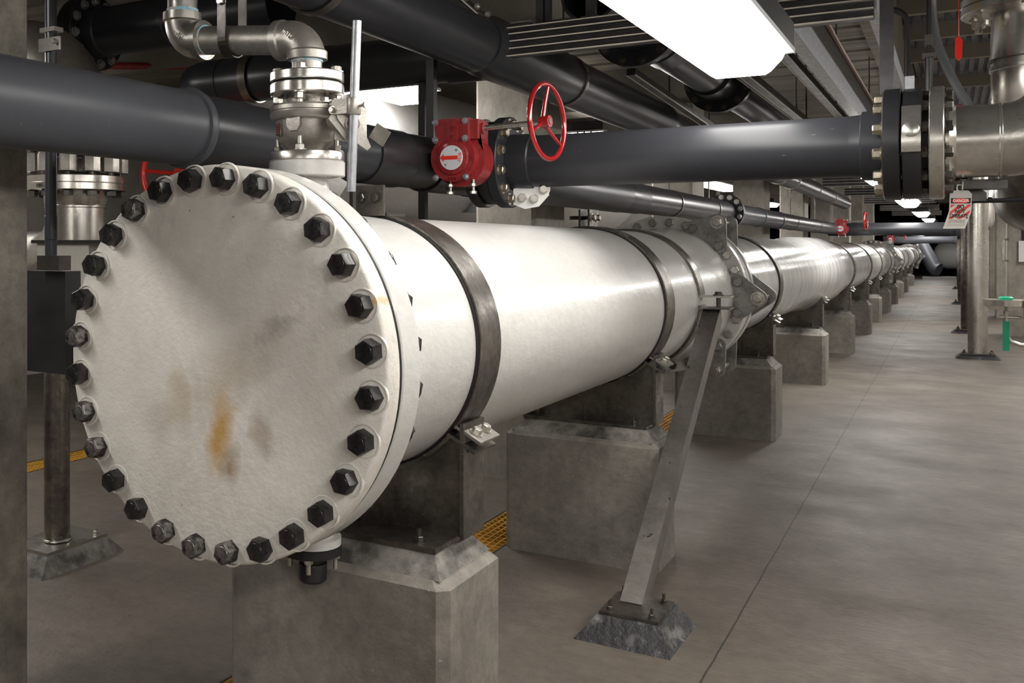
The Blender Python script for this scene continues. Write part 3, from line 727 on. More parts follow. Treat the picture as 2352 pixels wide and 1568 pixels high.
# ------------------------------------------------------------------ BLACK PLASTIC PIPES
PXB, PZB, RB = -2.0, 1.907, .114
YT = 4.20
t = thing('black_pipe', (PXB, .2, PZB - RB), 'thick scratched black pipe passing the top left above the blind flange', 'pipe')
b_ = B(); b_.lathe((PXB, .15, PZB), (0, 1, 0), [(0, .1), (0, RB + .002), (2.19, RB + .002), (2.195, RB + .010), (2.21, RB + .014), (2.225, RB + .010), (2.235, RB - .004)], 96)
put('pipe_run', b_, 'pvc_grey', t)
def lip(o, d, R, w=.020, h=.010): return B().lathe(o, d, [(0, R), (.002, R + h * .6), (w * .5, R + h), (w, R + h * .6), (w + .002, R)], 96)
yl = 2.50
b_ = B(); b_.lathe((PXB, 2.37, PZB), (0, 1, 0), [(0, .09), (0, RB - .001), (.27, RB - .001), (.29, RB - .006), (.96, RB - .006), (1.06, RB + .001)], 96)
put('socket', b_, 'pvc', t)
b_ = B(); b_.lathe((PXB, 3.42, PZB), (0, 1, 0), [(0, RB), (.0, RB + .008), (.30, RB + .010), (.322, RB + .004), (.324, RB - .004)], 96)
put('coupling_sleeve', b_, 'pvc_black', t)
# tee/elbow to the right
b_ = B()
E_ = [V(PXB, 3.74, PZB), V(PXB, 3.95, PZB)] + arc((PXB + .17, 4.03, PZB), (-1, 0, 0), (0, 1, 0), .17, 0, PI / 2, 12) + [V(-1.80, YT, PZB)]
b_.tube(E_, RB + .004, 48); b_.cyl((PXB, 4.0, PZB - .012), (PXB, 4.52, PZB - .012), RB + .004, 48)
put('tee', b_, 'pvc_black', t)
# flanged butterfly valve, axis along X
VX = -1.70
t = thing('butterfly_valve', (VX, YT, PZB - .21), 'black wafer butterfly valve between bolted flanges behind the nearer red gearbox', 'valve')
cx = lambda xx: V(xx, YT, PZB)
put('near_flange', B().lathe(cx(-1.81), (1, 0, 0), [(0, RB), (0, .196), (.004, .20), (.040, .20), (.044, .196), (.044, .1)], 72), 'pvc_black', t)
b_ = B(); b_.lathe(cx(-1.764), (1, 0, 0), [(0, .1), (0, .180), (.01, .187), (.05, .187), (.06, .180), (.06, .1)], 72); b_.cyl((VX - .035, YT - .15, PZB + .02), (VX - .035, YT - .29, PZB + .02), .040, 24); b_.lathe((VX - .035, YT - .25, PZB + .02), (0, -1, 0), [(0, 0), (0, .06), (.02, .06), (.02, 0)], 24)
put('valve_body', b_, 'pvc_black', t)
put('far_flange', B().lathe(cx(-1.700), (1, 0, 0), [(0, .1), (0, .199), (.004, .203), (.046, .203), (.05, .199), (.052, .17), (.056, RB + .012)], 72), 'pvc', t)
for i in range(12):
    a = .26 + i * PI / 6
    bolt(t, cx(-1.650) + V(0, math.cos(a), math.sin(a)) * .170, (1, 0, 0), .034, .022, 'bolt_brass')
# support plate bolted to the valve flange
put('support_plate', B().prism([(-.05, .03), (.0, .04), (.09, .06), (.105, .0), (.06, -.05), (-.0, -.06), (-.05, -.04)], (-1.585, YT - .02, PZB - .150), V(1, .25, 0), (0, 0, 1), .008), 'plastic_white', t, label='pale support plate with steel bolts')
for q in ((.035, -.160), (.085, -.165), (.125, -.125)):
    bolt(t, (-1.63 + q[0], YT - .03 + q[0] * .25, PZB + q[1]), (.25, -1, 0), .034, .030, 'bolt_steel')

# transverse run
t = thing('black_pipe', (-.9, YT, PZB - RB), 'long straight black plastic pipe running level across the upper right to the stainless flange', 'pipe')
b_ = B(); b_.lathe(cx(-1.648), (1, 0, 0), [(0, RB - .01), (0, RB + .010), (.10, RB + .008), (.105, RB), (1.325, RB), (1.33, RB + .0), (1.362, RB + .003), (1.366, RB + .014), (1.436, RB + .014)], 96)
put('pipe_run', b_, 'pvc', t)
# gear operator
GX, GY, GZ = -1.762, 3.86, 1.905
def gearbox(gx, gy, gz, s, label, wlabel, hi=True, wx=None):
    t = thing('valve_gearbox', (gx, gy, gz - .16 * s), label, 'valve gearbox', 'red valve gearboxes on the black pipes')
    o = V(gx, gy - .055 * s, gz)
    def ser(p): return [(a * s, c * s) for a, c in p]
    out = [(-.088, .165), (.070, .165), (.070, .072)]
    n = 18; a0 = math.atan2(.072, .070); a1 = -PI - (PI - math.atan2(.060, .088)) 
    # round body outline, clockwise from upper right to upper left
    R_ = .100
    ang = [math.radians(q) for q in range(42, -223, -12)]
    out += [(R_ * math.cos(a), R_ * math.sin(a)) for a in ang]
    b2 = B(); b2.prism(ser(out), o, (1, 0, 0), (0, 0, 1), -.050 * s)
    back = [(-.080, .155), (.098, .155), (.098, .060)] + [(.012 + .112 * math.cos(a), -.008 + .112 * math.sin(a)) for a in ang]
    b2.prism(ser(back), o + V(0, .048 * s, 0), (1, 0, 0), (0, 0, 1), -.10 * s)
    b2.lathe(o + V(0, 0, 0), (0, -1, 0), [(0, 0), (0, .074 * s), (.008 * s, .070 * s), (.010 * s, .060 * s), (.010 * s, 0)], 48)
    b2.bx(gx - .024 * s, gx + .024 * s, gy - .062 * s, gy - .05 * s, gz + .06 * s, gz + .155 * s)
    b2.bx(gx + .069 * s, gx + .104 * s, gy - .030 * s, gy + .060 * s, gz + .078 * s, gz + .160 * s)
    b2.cyl((gx + .10 * s, gy + .02 * s, gz + .125 * s), (gx + .112 * s, gy + .02 * s, gz + .125 * s), .024 * s, 24)
    put('housing', b2, 'red_paint', t)
    dl = put('indicator_dial', B().lathe(o + V(0, -.010 * s, 0), (0, -1, 0), [(0, 0), (0, .052 * s), (.003 * s, .051 * s), (.003 * s, 0)], 48), 'dial', t)
    arrow = [(-.050, 0), (-.034, .017), (-.034, .008), (.030, .008), (.030, -.008), (-.034, -.008), (-.034, -.017)]
    put('arrow', B().prism(ser(arrow), o + V(0, -.0132 * s, 0), (1, 0, 0), (0, 0, 1), .0012 * s), 'arrow_red', dl, smooth=False)
    if hi:
        F = lambda x, z, dy=-.0135: o + V(x * s, dy * s, z * s)
        put('dial_text', text_mesh('Bray', .022, basis(F(.040, 0), (0, 0, -1), (1, 0, 0)), 'arrow_red', .0004), 'arrow_red', dl, smooth=False)
        put('dial_text', text_mesh('O', .014, basis(F(.024, .030), (1, 0, 0), (0, 0, 1)), 'black_ink', .0004, .0004), 'black_ink', dl, smooth=False)
        put('dial_text', text_mesh('S', .014, basis(F(-.026, -.030), (1, 0, 0), (0, 0, 1)), 'black_ink', .0004, .0004), 'black_ink', dl, smooth=False)
        put('cast_letters', text_mesh('Bray', .030, basis(F(.0, .108, -.0075), (0, 0, 1), (-1, 0, 0)), 'red_paint', .005), 'red_paint', t, smooth=False)
        put('cast_letters', text_mesh('OPEN', .019, basis(F(-.083, -.005, -.001), (0, 0, 1), (-1, 0, 0)), 'red_paint', .0025), 'red_paint', t, smooth=False)
        put('cast_letters', text_mesh('SHUT', .017, basis(F(.0, -.088, -.001), (1, 0, 0), (0, 0, 1)), 'red_paint', .0025), 'red_paint', t, smooth=False)
        put('cast_letters', text_mesh('S07', .017, basis(F(.083, .0, -.001), (0, 0, -1), (1, 0, 0)), 'red_paint', .0025), 'red_paint', t, smooth=False)
    for q in ((-.078, .152), (.058, .152), (-.078, .078), (.058, .080), (-.076, -.082), (.062, -.082)):
        bolt(t, o + V(q[0] * s, 0, q[1] * s), (0, -1, 0), .018 * s, .014 * s, 'galv')
    for xx in (-.03, .075):
        put('stop_screw', B().cyl((gx + xx * s, gy - .01, gz - .09 * s), (gx + xx * s, gy - .01, gz - .150 * s), .006 * s, 10).hexa((gx + xx * s, gy - .01, gz - .108 * s), (0, 0, -1), .022 * s, .012 * s).hexa((gx + xx * s, gy - .01, gz - .140 * s), (0, 0, -1), .026 * s, .012 * s), 'bolt_steel', t)
    # handwheel
    wc = V(wx if wx else gx + .385 * s, gy + .02 * s, gz + .135 * s)
    h = thing('handwheel', wc - V(0, 0, .16 * s), wlabel, 'handwheel', 'red handwheels of the valve gearboxes')
    nrm = V(1, -.12, .05).normalized()
    R_ = .153 * s
    put('rim', B().torus(wc, nrm, R_, .0105 * s, 72, 14), 'red_gloss', h)
    put('hub', B().cyl(wc - nrm * .030 * s, wc + nrm * .012 * s, .024 * s, 24), 'red_gloss', h)
    x_, y_, _ = frame(nrm, (0, 0, 1))
    for a in (math.radians(82), math.radians(-38), math.radians(202)):
        rad = V(0, -1, 0) * 0 + x_ * math.cos(a) + y_ * math.sin(a)
        put('spoke', B().tube([wc - nrm * .02 * s + rad * .015 * s, wc - nrm * .012 * s + rad * .08 * s, wc + rad * (R_ - .003)], [.009 * s, .0075 * s, .007 * s], 12), 'red_gloss', h)
    put('hub_bore', B().cyl(wc + nrm * .0125 * s, wc + nrm * .014 * s, .012 * s, 16), 'steel_dark', h)
    put('shaft', B().cyl((gx + .10 * s, gy + .02 * s, gz + .125 * s), wc - nrm * .02 * s, .0115 * s, 16), 'steel', h)
gearbox(GX, GY, GZ, 1.0, 'nearer bright red valve gearbox with a round dial and red arrow', 'larger red three spoke handwheel in front of the black pipes, on the nearer gearbox')
gearbox(-1.86, 22.0, 1.80, 1.12, 'small distant red gearbox on the far crossing black pipe', 'small distant red handwheel seen edge on by the far crossing pipe')
gearbox(-1.86, 40.4, 1.62, 1.12, 'tiny farthest red gearbox just above the white main', 'tiny farthest red handwheel, barely showing above the main', hi=False)

# lower longitudinal black pipe going away
def ypipe(name, y0, y1, x, za, sl, R, rings, mt, label, straps=(), flanges=(), cap=0):
    t = thing(name, (x, y0, za - R), label, 'pipe')
    d = V(0, 1, sl).normalized(); o = V(x, y0, za)
    prof = [(0, R * .9), (0, R)]
    for a, b3, rr in rings: prof += [(a - y0, R), (a - y0 + .002, rr), (b3 - y0 - .01, rr), (b3 - y0, rr - .004), (b3 - y0 + .002, R)]
    prof += [(y1 - y0, R), (y1 - y0, R * .9)]
    put('pipe_run', B().lathe(o, d, prof, 64), mt, t)
    P = lambda y: o + d * (y - y0)
    for y, Rf in flanges:
        put('flange', B().lathe(P(y), d, [(0, R), (0, Rf - .004), (.004, Rf), (.07, Rf), (.074, Rf - .004), (.074, R)], 64), mt, t)
        for i in range(12):
            a = i * PI / 6 + .2; bolt(t, P(y) + V(math.cos(a), 0, math.sin(a)) * (Rf - .032), (0, -1, 0), .034, .02, 'bolt_dark' if mt != 'pvc' or Rf > .22 else 'bolt_steel')
    for si, y in enumerate(straps):
        s = thing('pipe_hanger', P(y) - V(0, 0, R), ['nearest thin clevis hanger on the lower black pipe', 'thin clevis hanger just before the flange of the lower black pipe', 'clevis hanger beyond the flange of the lower black pipe', 'farthest clevis hanger near the end of the lower black pipe'][si % 4], 'hanger', 'clevis hangers on the black pipes')
        put('band', B().ring(P(y), d, 0, .035, R + .001, R + .007, 48), 'steel_dull', s)
        put('rod', B().cyl(P(y) + V(0, .017, R + .005), V(x, y + .017, CEIL), .007, 8), 'steel_dull', s)
    return t
ypipe('black_pipe', 4.5, 22.0, PXB, 1.895, -.0056, .112, ((4.5, 7.1, .122), (7.1, 7.6, .118), (13.0, 13.1, .120), (14.5, 14.7, .12)), 'pvc',
      'lower black pipe receding above the white main behind the long crossing pipe', straps=(8.6, 10.2, 16.0, 19.0), flanges=((11.0, .19),))
# far crossing pipes
for yy, zz, lab in ((22.3, 1.79, 'distant black pipe crossing the aisle behind the danger tag'), (40.8, 1.60, 'farthest grey pipe crossing low over the end of the main')):
    t = thing('black_pipe', (-.9, yy, zz - .12), lab, 'pipe')
    put('pipe_run', B().lathe((-2.1, yy, zz), (1, 0, 0), [(0, 0), (0, .13), (.5, .13), (.52, .125), (2.05, .125), (2.06, .14), (2.15, .14), (2.16, .20), (2.26, .20), (2.27, .1)], 48), 'pvc' if yy < 30 else 'pvc_grey', t)
    put('steel_end', B().tube([V(.17, yy, zz), V(.33, yy, zz)] + arc((.33, yy, zz + .2), (0, 0, -1), (1, 0, 0), .2, 0, PI / 2, 8) + [V(.53, yy, zz + .8)], .115, 24), 'steel', t)
    put('steel_flange', B().lathe((.19, yy, zz), (1, 0, 0), [(0, 0), (0, .2), (.06, .2), (.06, 0)], 32), 'steel', t)
# inclined grey pipe and big tank pipe at the far end
t = thing('inclined_pipe', (-.62, 47.5, 0), 'inclined dark grey pipe leaning down to the floor at the far end of the aisle', 'pipe')
put('pipe_run', B().tube([V(-1.30, 48.0, 1.75), V(-.66, 47.5, .50), V(-.60, 47.45, .42), V(-.50, 47.4, .38)], .28, 32), 'pvc_grey', t)
put('foot', B().bx(-1.05, .1, 47.0, 48.0, 0, .12), 'galv', t, smooth=False)
b_ = B(); b_.lathe((-.75, 52, .95), (1, 0, 0), [(0, 0), (.05, .3), (.2, .50), (.5, .62), (3.4, .62)], 48)
solo('storage_tank', b_, 'plastic_white', 'pale rounded tank lying in the dark at the far end of the room', 'tank')

# upper black pipe along the aisle with its tee and cross run
t = thing('black_pipe', (-1.9, 2.2, 2.36), 'upper black pipe with a tee, running away from the top edge', 'pipe')
b_ = B(); b_.lathe((-1.92, .8, 2.52), (0, 1, -.006), [(0, .1), (0, .130), (3.50, .130), (3.52, .134), (3.60, .134), (3.605, .12)], 72); put('pipe_run', b_, 'pvc', t)
b_ = B(); b_.lathe((-1.90, 4.38, 2.50), (0, 1, -.008), [(0, .1), (0, .125), (.1, .150), (1.05, .150), (1.10, .142), (3.4, .140), (3.42, .146), (3.50, .146), (3.52, .125), (9, .125), (9.02, .132), (9.3, .132), (9.32, .125), (19, .125)], 72); put('tee_and_run', b_, 'pvc', t)
for yy in (12.6, 14.0, 15.2, 17.8, 20.3): put('joint_ring', B().ring((-1.90, yy, 2.50 - .008 * (yy - 4.38)), (0, 1, -.008), 0, .05, .12, .134, 48), 'steel', t)
t = thing('pipe_hanger', (-1.90, 5.62, 2.33), 'pale flat hanger band round the upper black pipe just beyond its tee', 'hanger')
put('band', B().ring((-1.90, 5.60, 2.492), (0, 1, 0), 0, .045, .1415, .150, 48), 'steel_dull', t); put('rod', B().cyl((-1.90, 5.62, 2.63), (-1.90, 5.62, CEIL), .008, 8), 'steel_dull', t)
t = thing('pipe_hanger', (-1.92, 3.0, 2.38), 'broad curved hanger strap round the upper black pipe at the top edge', 'hanger')
put('band', B().ring((-1.92, 2.95, 2.507), (0, 1, 0), 0, .05, .1315, .140, 48), 'steel_dull', t); put('rod', B().bx(-1.925, -1.905, 2.955, 2.995, 2.64, CEIL), 'steel_dull', t)
t = thing('black_pipe', (-2.7, 4.95, 2.42), 'black pipe crossing left to right behind the threaded vent pipe, strapped at its bend', 'pipe')
b_ = B(); b_.lathe((-1.98, 4.95, 2.565), (-1, 0, 0), [(0, .1), (0, .148), (.32, .148), (.34, .139), (1.05, .139), (1.06, .143), (1.60, .143), (1.61, .139), (1.90, .139)], 72)
E_ = [V(-3.9, 4.95, 2.565)] + arc((-4.0, 5.13, 2.565), (0, -1, 0), (-1, 0, 0), .18, 0, PI / 2, 10) + [V(-4.18, 5.6, 2.565)]
b_.tube([V(-3.85, 4.95, 2.565)] + arc((-3.95, 5.20, 2.565), (0, -1, 0), (-1, 0, 0), .25, 0, PI * .5, 12) + [V(-4.20, 5.4, 2.565)], .143, 48)
put('pipe_run', b_, 'pvc', t)
put('strap_band', B().ring((-3.60, 4.95, 2.565), (-1, 0, 0), 0, .06, .144, .153, 64), 'steel_dull', t)
t = thing('pipe_post', (-2.50, 4.95, 1.9), 'black strut post between the upper and lower black pipes', 'post')
put('post', B().bx(-2.475, -2.435, 4.9, 4.94, 1.6, 2.43), 'pvc_black', t, smooth=False)
solo('pipe_post', B().bx(-2.13, -2.09, 4.3, 4.34, 1.99, 2.43), 'pvc_black', 'black strut post seen before the bright lamp left of the red gearbox', 'post', smooth=False)

# big black pipe with bolted flange, top left
t = thing('black_pipe', (-4.1, 4.5, 2.7), 'large black pipe with a bolted flange pair and elbow at the top left corner', 'pipe')
b_ = B(); ly, lz, R_ = 5.25, 3.09, .175
b_.lathe((-5.39, ly, lz), (1, 0, 0), [(0, .1), (0, R_ + .012), (.21, R_ + .012), (.22, R_), (.82, R_), (.83, R_ + .009), (.865, R_ + .009), (.87, R_ + .002), (1.75, R_ + .002)], 64)
b_.tube([V(-5.37, ly, lz)] + arc((-5.54, ly, lz - .28), (0, 0, 1), (-1, 0, 0), .28, 0, PI / 2, 10) + [V(-5.82, ly, lz - .58)], R_ + .009, 40)
put('pipe_run', b_, 'pvc', t)
fg = put('flange', B().lathe((-5.44, ly, lz), (1, 0, 0), [(0, .1), (0, .268), (.005, .274), (.07, .274), (.075, .268), (.077, .25), (.082, .268), (.088, .274), (.146, .274), (.152, .266), (.152, .1)], 72), 'pvc_black', t)
for i in range(12): a = .12 + i * PI / 6; bolt(fg, (-5.288, ly + .228 * math.cos(a), lz + .228 * math.sin(a)), (1, 0, 0), .046, .024, 'plate_grey')

# ceiling pipe with flanges right of centre
PZ8 = 2.80
t = ypipe('black_pipe', 4.9, 16, -1.52, PZ8, 0, .150, ((5.5, 5.72, .17), (6.2, 6.5, .158), (7.7, 8.1, .17), (8.3, 8.6, .17)), 'pvc',
      'dark flanged pipe under the ceiling behind the big lamp, with two bolted flange joints', flanges=((5.72, .25), (8.1, .25)))

# ------------------------------------------------------------------ RIGHT ASSEMBLY (flanges, stainless pipe, elbow)
t = thing('flanged_joint', (-.12, YT, PZB - .21), 'large bolted black and stainless flange stack at the right end of the long black pipe', 'flange joint')
put('black_flange', B().lathe(cx(-.213), (1, 0, 0), [(0, .11), (0, .197), (.004, .203), (.053, .203), (.057, .197), (.057, .11)], 96), 'pvc_black', t)
b_ = B(); b_.lathe(cx(-.152), (1, 0, 0), [(0, .11), (0, .192), (.003, .200), (.058, .200), (.061, .192), (.061, .11)], 96); put('valve_body', b_, 'pvc_black', t)
# stainless lug plate wrapped on the valve body
b_ = B(); rg = []
for tt, r in ((0, .2005), (0, .206), (.058, .206), (.058, .2005)):
    rg.append([b_.bm.verts.new(cx(-.152 + tt) + V(0, -math.cos(a), math.sin(a)) * r) for a in [math.radians(q) for q in range(-12, 40, 4)]])
for A, C in zip(rg, rg[1:] + rg[:1]):
    for i in range(len(A) - 1): b_.quad([A[i], A[i+1], C[i+1], C[i]])
put('lug_plate', b_, 'steel_bright', t)
put('lug_cap', B().lathe(cx(-.123) + V(0, -.2045, .035), (0, -1, .1), [(0, 0), (0, .027), (.006, .026), (.008, .022), (.008, 0)], 28), 'steel_bright', t)
put('inner_ring', B().lathe(cx(-.091), (1, 0, 0), [(0, .11), (0, .16), (.02, .16), (.02, .11)], 64), 'rubber', t)
put('steel_flange', B().lathe(cx(-.072), (1, 0, 0), [(0, .11), (0, .198), (.004, .2025), (.042, .2025), (.046, .198), (.046, .11)], 96), 'steel_bright', t)
for i in range(12):
    a = .26 + i * PI / 6; q = V(0, math.cos(a), math.sin(a)) * .168
    bolt(t, cx(-.213) + q, (-1, 0, 0), .034, .024, 'bolt_brass')
    put('stud', B().cyl(cx(-.155) + q * 1.02, cx(-.03) + q * 1.02, .013, 10).hexa(cx(-.092) + q * 1.02, (1, 0, 0), .036, .018), 'steel_dull', t)
    bolt(t, cx(-.026) + q, (1, 0, 0), .036, .022, 'bolt_dark', 'nut')
put('top_lug', B().bx(-.148, -.118, YT - .02, YT + .02, PZB + .195, PZB + .245), 'galv', t, smooth=False)
t = thing('stainless_pipe', (.2, YT, PZB - .13), 'shiny stainless pipe and upturned elbow at the right edge beyond the flange stack', 'pipe')
b_ = B(); b_.lathe(cx(-.024), (1, 0, 0), [(0, .10), (0, .155), (.012, .155), (.03, .131), (.032, .127), (.155, .127), (.157, .131), (.163, .131), (.165, .127)], 96)
put('pipe_run', b_, 'steel_bright', t)
put('elbow', B().tube([cx(.14)] + arc(cx(.15) + V(0, 0, .20), (0, 0, -1), (1, 0, .0), .20, 0, PI / 2, 16) + [cx(.35) + V(0, 0, .6)], .127, 64), 'steel', t)
t = thing('stainless_pipe', (.33, 4.95, 2.2), 'big polished stainless pipe with a wide flange at the top right corner', 'pipe')
sx, sy = .33, 5.05
b_ = B(); b_.lathe((sx, sy, 2.02), (0, 0, 1), [(0, .0), (0, .16), (.01, .19), (.03, .20), (.24, .20), (.242, .206), (.256, .206), (.258, .20), (.50, .20), (.505, .22)], 96); put('pipe_run', b_, 'steel_bright', t)
put('flange', B().lathe((sx, sy, 2.50), (0, 0, 1), [(0, .19), (0, .30), (.004, .305), (.03, .305), (.033, .298), (.036, .305), (.065, .305), (.068, .19)], 96), 'steel', t)
for i in range(8): a = .5 + i * PI / 4; bolt(t, (sx + .25 * math.cos(a), sy + .25 * math.sin(a), 2.50), (0, 0, -1), .045, .03, 'bolt_steel', 'nut', stud=.02)
for zz in (2.08, 2.30): put('clamp_band', B().ring((sx, sy, zz), (0, 0, 1), 0, .006, .203, .212, 64), 'steel_dark', t)
put('lower_elbow', B().tube([V(sx, sy, 2.05)] + arc((sx, sy + .25, 2.02), (0, -1, 0), (0, 0, -1), .25, 0, PI / 2, 10) + [V(sx, sy + .9, 1.77)], .17, 40), 'steel_dull', t)
b_ = B(); b_.cyl((-.035, 4.55, 1.98), (.10, 4.55, 1.98), .10, 40); solo('pipe_stub', b_, 'steel_bright', 'short bright stainless pipe stub behind the flange stack', 'pipe')
# flexible conduit
pts = [V(-.075, 4.6, 2.62), V(-.07, 4.6, 2.45), V(-.06, 4.58, 2.35), V(-.02, 4.55, 2.22), V(.03, 4.5, 2.10), V(.10, 4.45, 1.98), V(.13, 4.42, 1.92)]
t = thing('flexible_conduit', (-.06, 4.6, 2.0), 'grey ribbed flexible conduit curving down behind the stainless flange', 'conduit')
fp = []; fr = []
for i in range(len(pts) - 1):
    for k in range(16):
        a = k / 16; fp.append(pts[i].lerp(pts[i+1], a)); fr.append(.0165 if k % 2 else .0150)
fp2 = [fp[0]] + [(fp[i-1] + fp[i] * 2 + fp[i+1]) / 4 for i in range(1, len(fp) - 1)] + [fp[-1]]
for _ in range(24): fp2 = [fp2[0]] + [(fp2[i-1] + fp2[i] * 2 + fp2[i+1]) / 4 for i in range(1, len(fp2) - 1)] + [fp2[-1]]
put('hose', B().tube(fp2, fr, 16), 'flex_grey', t); put('end_fitting', B().cyl((-.075, 4.6, 2.56), (-.075, 4.6, 2.80), .026, 20), 'pvc_black', t)
# rods and conduits hanging above the joint
solo('strut_post', B().bx(-.235, -.190, 4.33, 4.375, 2.0, CEIL), 'strut', 'dark steel channel post rising from the black flange to the ceiling', 'post', smooth=False)
t = thing('cable', (-.16, 4.5, 2.0), 'thick black cable arching down beside the dark channel post', 'cable')
put('sheath', B().tube([V(-.21, 4.5, 2.47)] + arc((-.215, 4.5, 2.40), (0, 0, 1), (1, 0, 0), .065, 0, PI / 2, 8) + [V(-.15, 4.5, 2.0)], .011, 12), 'rubber', t)
t = thing('threaded_rod_hanger', (-.075, 4.45, 2.1), 'black adjustable rod hanger with bolted clamp above the flange stack', 'hanger')
put('rod', B().cyl((-.078, 4.45, 2.08), (-.078, 4.45, CEIL + .8), .0085, 10), 'rubber', t)
put('turnbuckle', B().cyl((-.078, 4.45, 2.08), (-.078, 4.45, 2.26), .014, 12), 'pvc_black', t)
put('clamp', B().bx(-.100, -.055, 4.43, 4.47, 2.255, 2.27).bx(-.092, -.064, 4.43, 4.47, 2.30, 2.34), 'bolt_dark', t, smooth=False)
t = thing('pull_tag', (.015, 4.9, 2.30), 'small red tag hanging on a thin cord at the top right', 'tag')
put('cord', B().cyl((.018, 4.9, 2.40), (.018, 4.9, 2.9), .002, 6), 'red_bright', t)
put('tag_body', B().prism([(-.012, .04), (0, .05), (.014, .03), (.012, -.04), (0, -.055), (-.013, -.035)], (.018, 4.9, 2.355), (1, 0, 0), (0, 0, 1), .004), 'red_bright', t)

# danger tag
TG = V(.022, 4.20, 1.735)
u = V(math.cos(.50), math.sin(.50), 0); up3 = V(0, 0, 1); nn = u.cross(up3)
t = thing('danger_tag', TG + V(0, 0, -.08), 'white and red DANGER DO NOT OPERATE lockout tag hanging under the stainless pipe', 'tag')
# gently bent sheet: built as strips down the length
def bend(x, y):  # x across, y up (0 top)
    k = -y; off = .45 * k * k / .13; lat = -.30 * max(0, k - .07)
    return TG + u * (x * .98 + lat * .9) + up3 * (y * 1.05) + nn * (-off * .25)
card = None
def sheet(poly_rows, lift, mt, name):
    b2 = B(); rows = []
    for y, xa, xb in poly_rows: rows.append([b2.bm.verts.new(bend(xa + (xb - xa) * i / 6, y) + nn * lift) for i in range(7)])
    for A, C in zip(rows, rows[1:]):
        for i in range(6): b2.quad([A[i], A[i+1], C[i+1], C[i]])
    if lift == 0:
        bmesh.ops.solidify(b2.bm, geom=b2.bm.faces[:], thickness=.0006)
    return put(name, b2, mt, card if lift else t)
W = .0385
rows = [(0, -W + .012, W - .012), (-.012, -W, W)] + [(-.012 - i * .0117, -W, W) for i in range(1, 11)]
card = sheet(rows, 0, 'tag_white', 'card')
LF = .0009
sheet([(-.026, -W + .004, W - .004), (-.036, -W + .004, W - .004), (-.044, -W + .004, W - .004)], LF, 'black_ink', 'header')
b2 = B(); vs = [b2.bm.verts.new(bend(.030 * math.cos(a), -.035 + .0085 * math.sin(a)) + nn * (LF + .0004)) for a in [2 * PI * q / 28 for q in range(28)]]; b2.quad(vs); put('header_oval', b2, 'red_tag', card, smooth=False)
def tagtext(s, size, x, y, mt, bold=0.0, name='tag_text'):
    me = text_mesh(s, size, Matrix.Identity(4), mt, 0.0, bold)
    for v in me.vertices: v.co = bend(v.co.x * .92 + x, v.co.y + y) + nn * (LF + .0009)
    return put(name, me, mt, card, smooth=False)
tagtext('DANGER', .0145, 0, -.035, 'tag_white', .0002)
# diagonal red stripes clipped to the panel
x0_, x1_, y0_, y1_ = -W + .004, W - .004, -.096, -.048
def clip(poly, f):
    out = []
    for i in range(len(poly)):
        a, c = poly[i], poly[(i + 1) % len(poly)]; fa, fc = f(a), f(c)
        if fa >= 0: out.append(a)
        if (fa >= 0) != (fc >= 0): k = fa / (fa - fc); out.append((a[0] + (c[0] - a[0]) * k, a[1] + (c[1] - a[1]) * k))
    return out
for k in range(-5, 8):
    s0 = k * .024; poly = [(-.2, -.2 * .8 + s0 - .08), (.2, .2 * .8 + s0 - .08), (.2, .2 * .8 + s0 - .069), (-.2, -.2 * .8 + s0 - .069)]
    for f in (lambda p: p[0] - x0_, lambda p: x1_ - p[0], lambda p: p[1] - y0_, lambda p: y1_ - p[1]): 
        if poly: poly = clip(poly, f)
    if len(poly) > 2:
        b2 = B(); vs = [b2.bm.verts.new(bend(*q) + nn * LF) for q in poly]; b2.quad(vs); put('stripe', b2, 'red_tag', card, smooth=False)
tagtext('DO', .0175, 0, -.056, 'black_ink', .0006); tagtext('NOT', .0175, 0, -.071, 'black_ink', .0006); tagtext('OPERATE', .0165, 0, -.0865, 'black_ink', .0005)
tagtext('THIS LOCK/TAG MAY', .0062, 0, -.101, 'black_ink'); tagtext('ONLY BE REMOVED BY:', .0062, 0, -.107, 'black_ink')
for yy in (-.1135, -.1185): sheet([(yy, -W + .008, W - .006), (yy - .0006, -W + .008, W - .006)], LF, 'black_ink', 'rule_line')
put('cable_tie', B().tube([TG + V(-.004, 0, -.006), TG + V(-.012, -.002, .004), TG + V(-.010, .01, .02), TG + V(.002, .012, .02), TG + V(.004, 0, .0), TG + V(.006, .02, .03), TG + V(0, .08, .045)], .0028, 8), 'plastic_white', t)

# stub valve and fittings below the stainless pipe
t = thing('pipe_support_post', (.135, 4.8, 0), 'bracket of welded steel plates under the stainless pipe behind the danger tag', 'bracket')
put('plate', B().bx(-.02, .16, 4.25, 4.40, 1.742, 1.775).prism([(-.06, 0), (.10, 0), (.10, .03), (-.0, .10)], (.0, 4.32, 1.70), (1, 0, 0), (0, 0, 1), .01), 'steel_dark', t, smooth=False)
solo('cable', B().tube([V(-.05, 4.6, 1.71), V(.15, 4.6, 1.71), V(.28, 4.6, 1.715), V(.34, 4.6, 1.76), V(.36, 4.6, 1.9)], .009, 10), 'rubber', 'black cable running level below the stainless pipe at the right edge', 'cable')

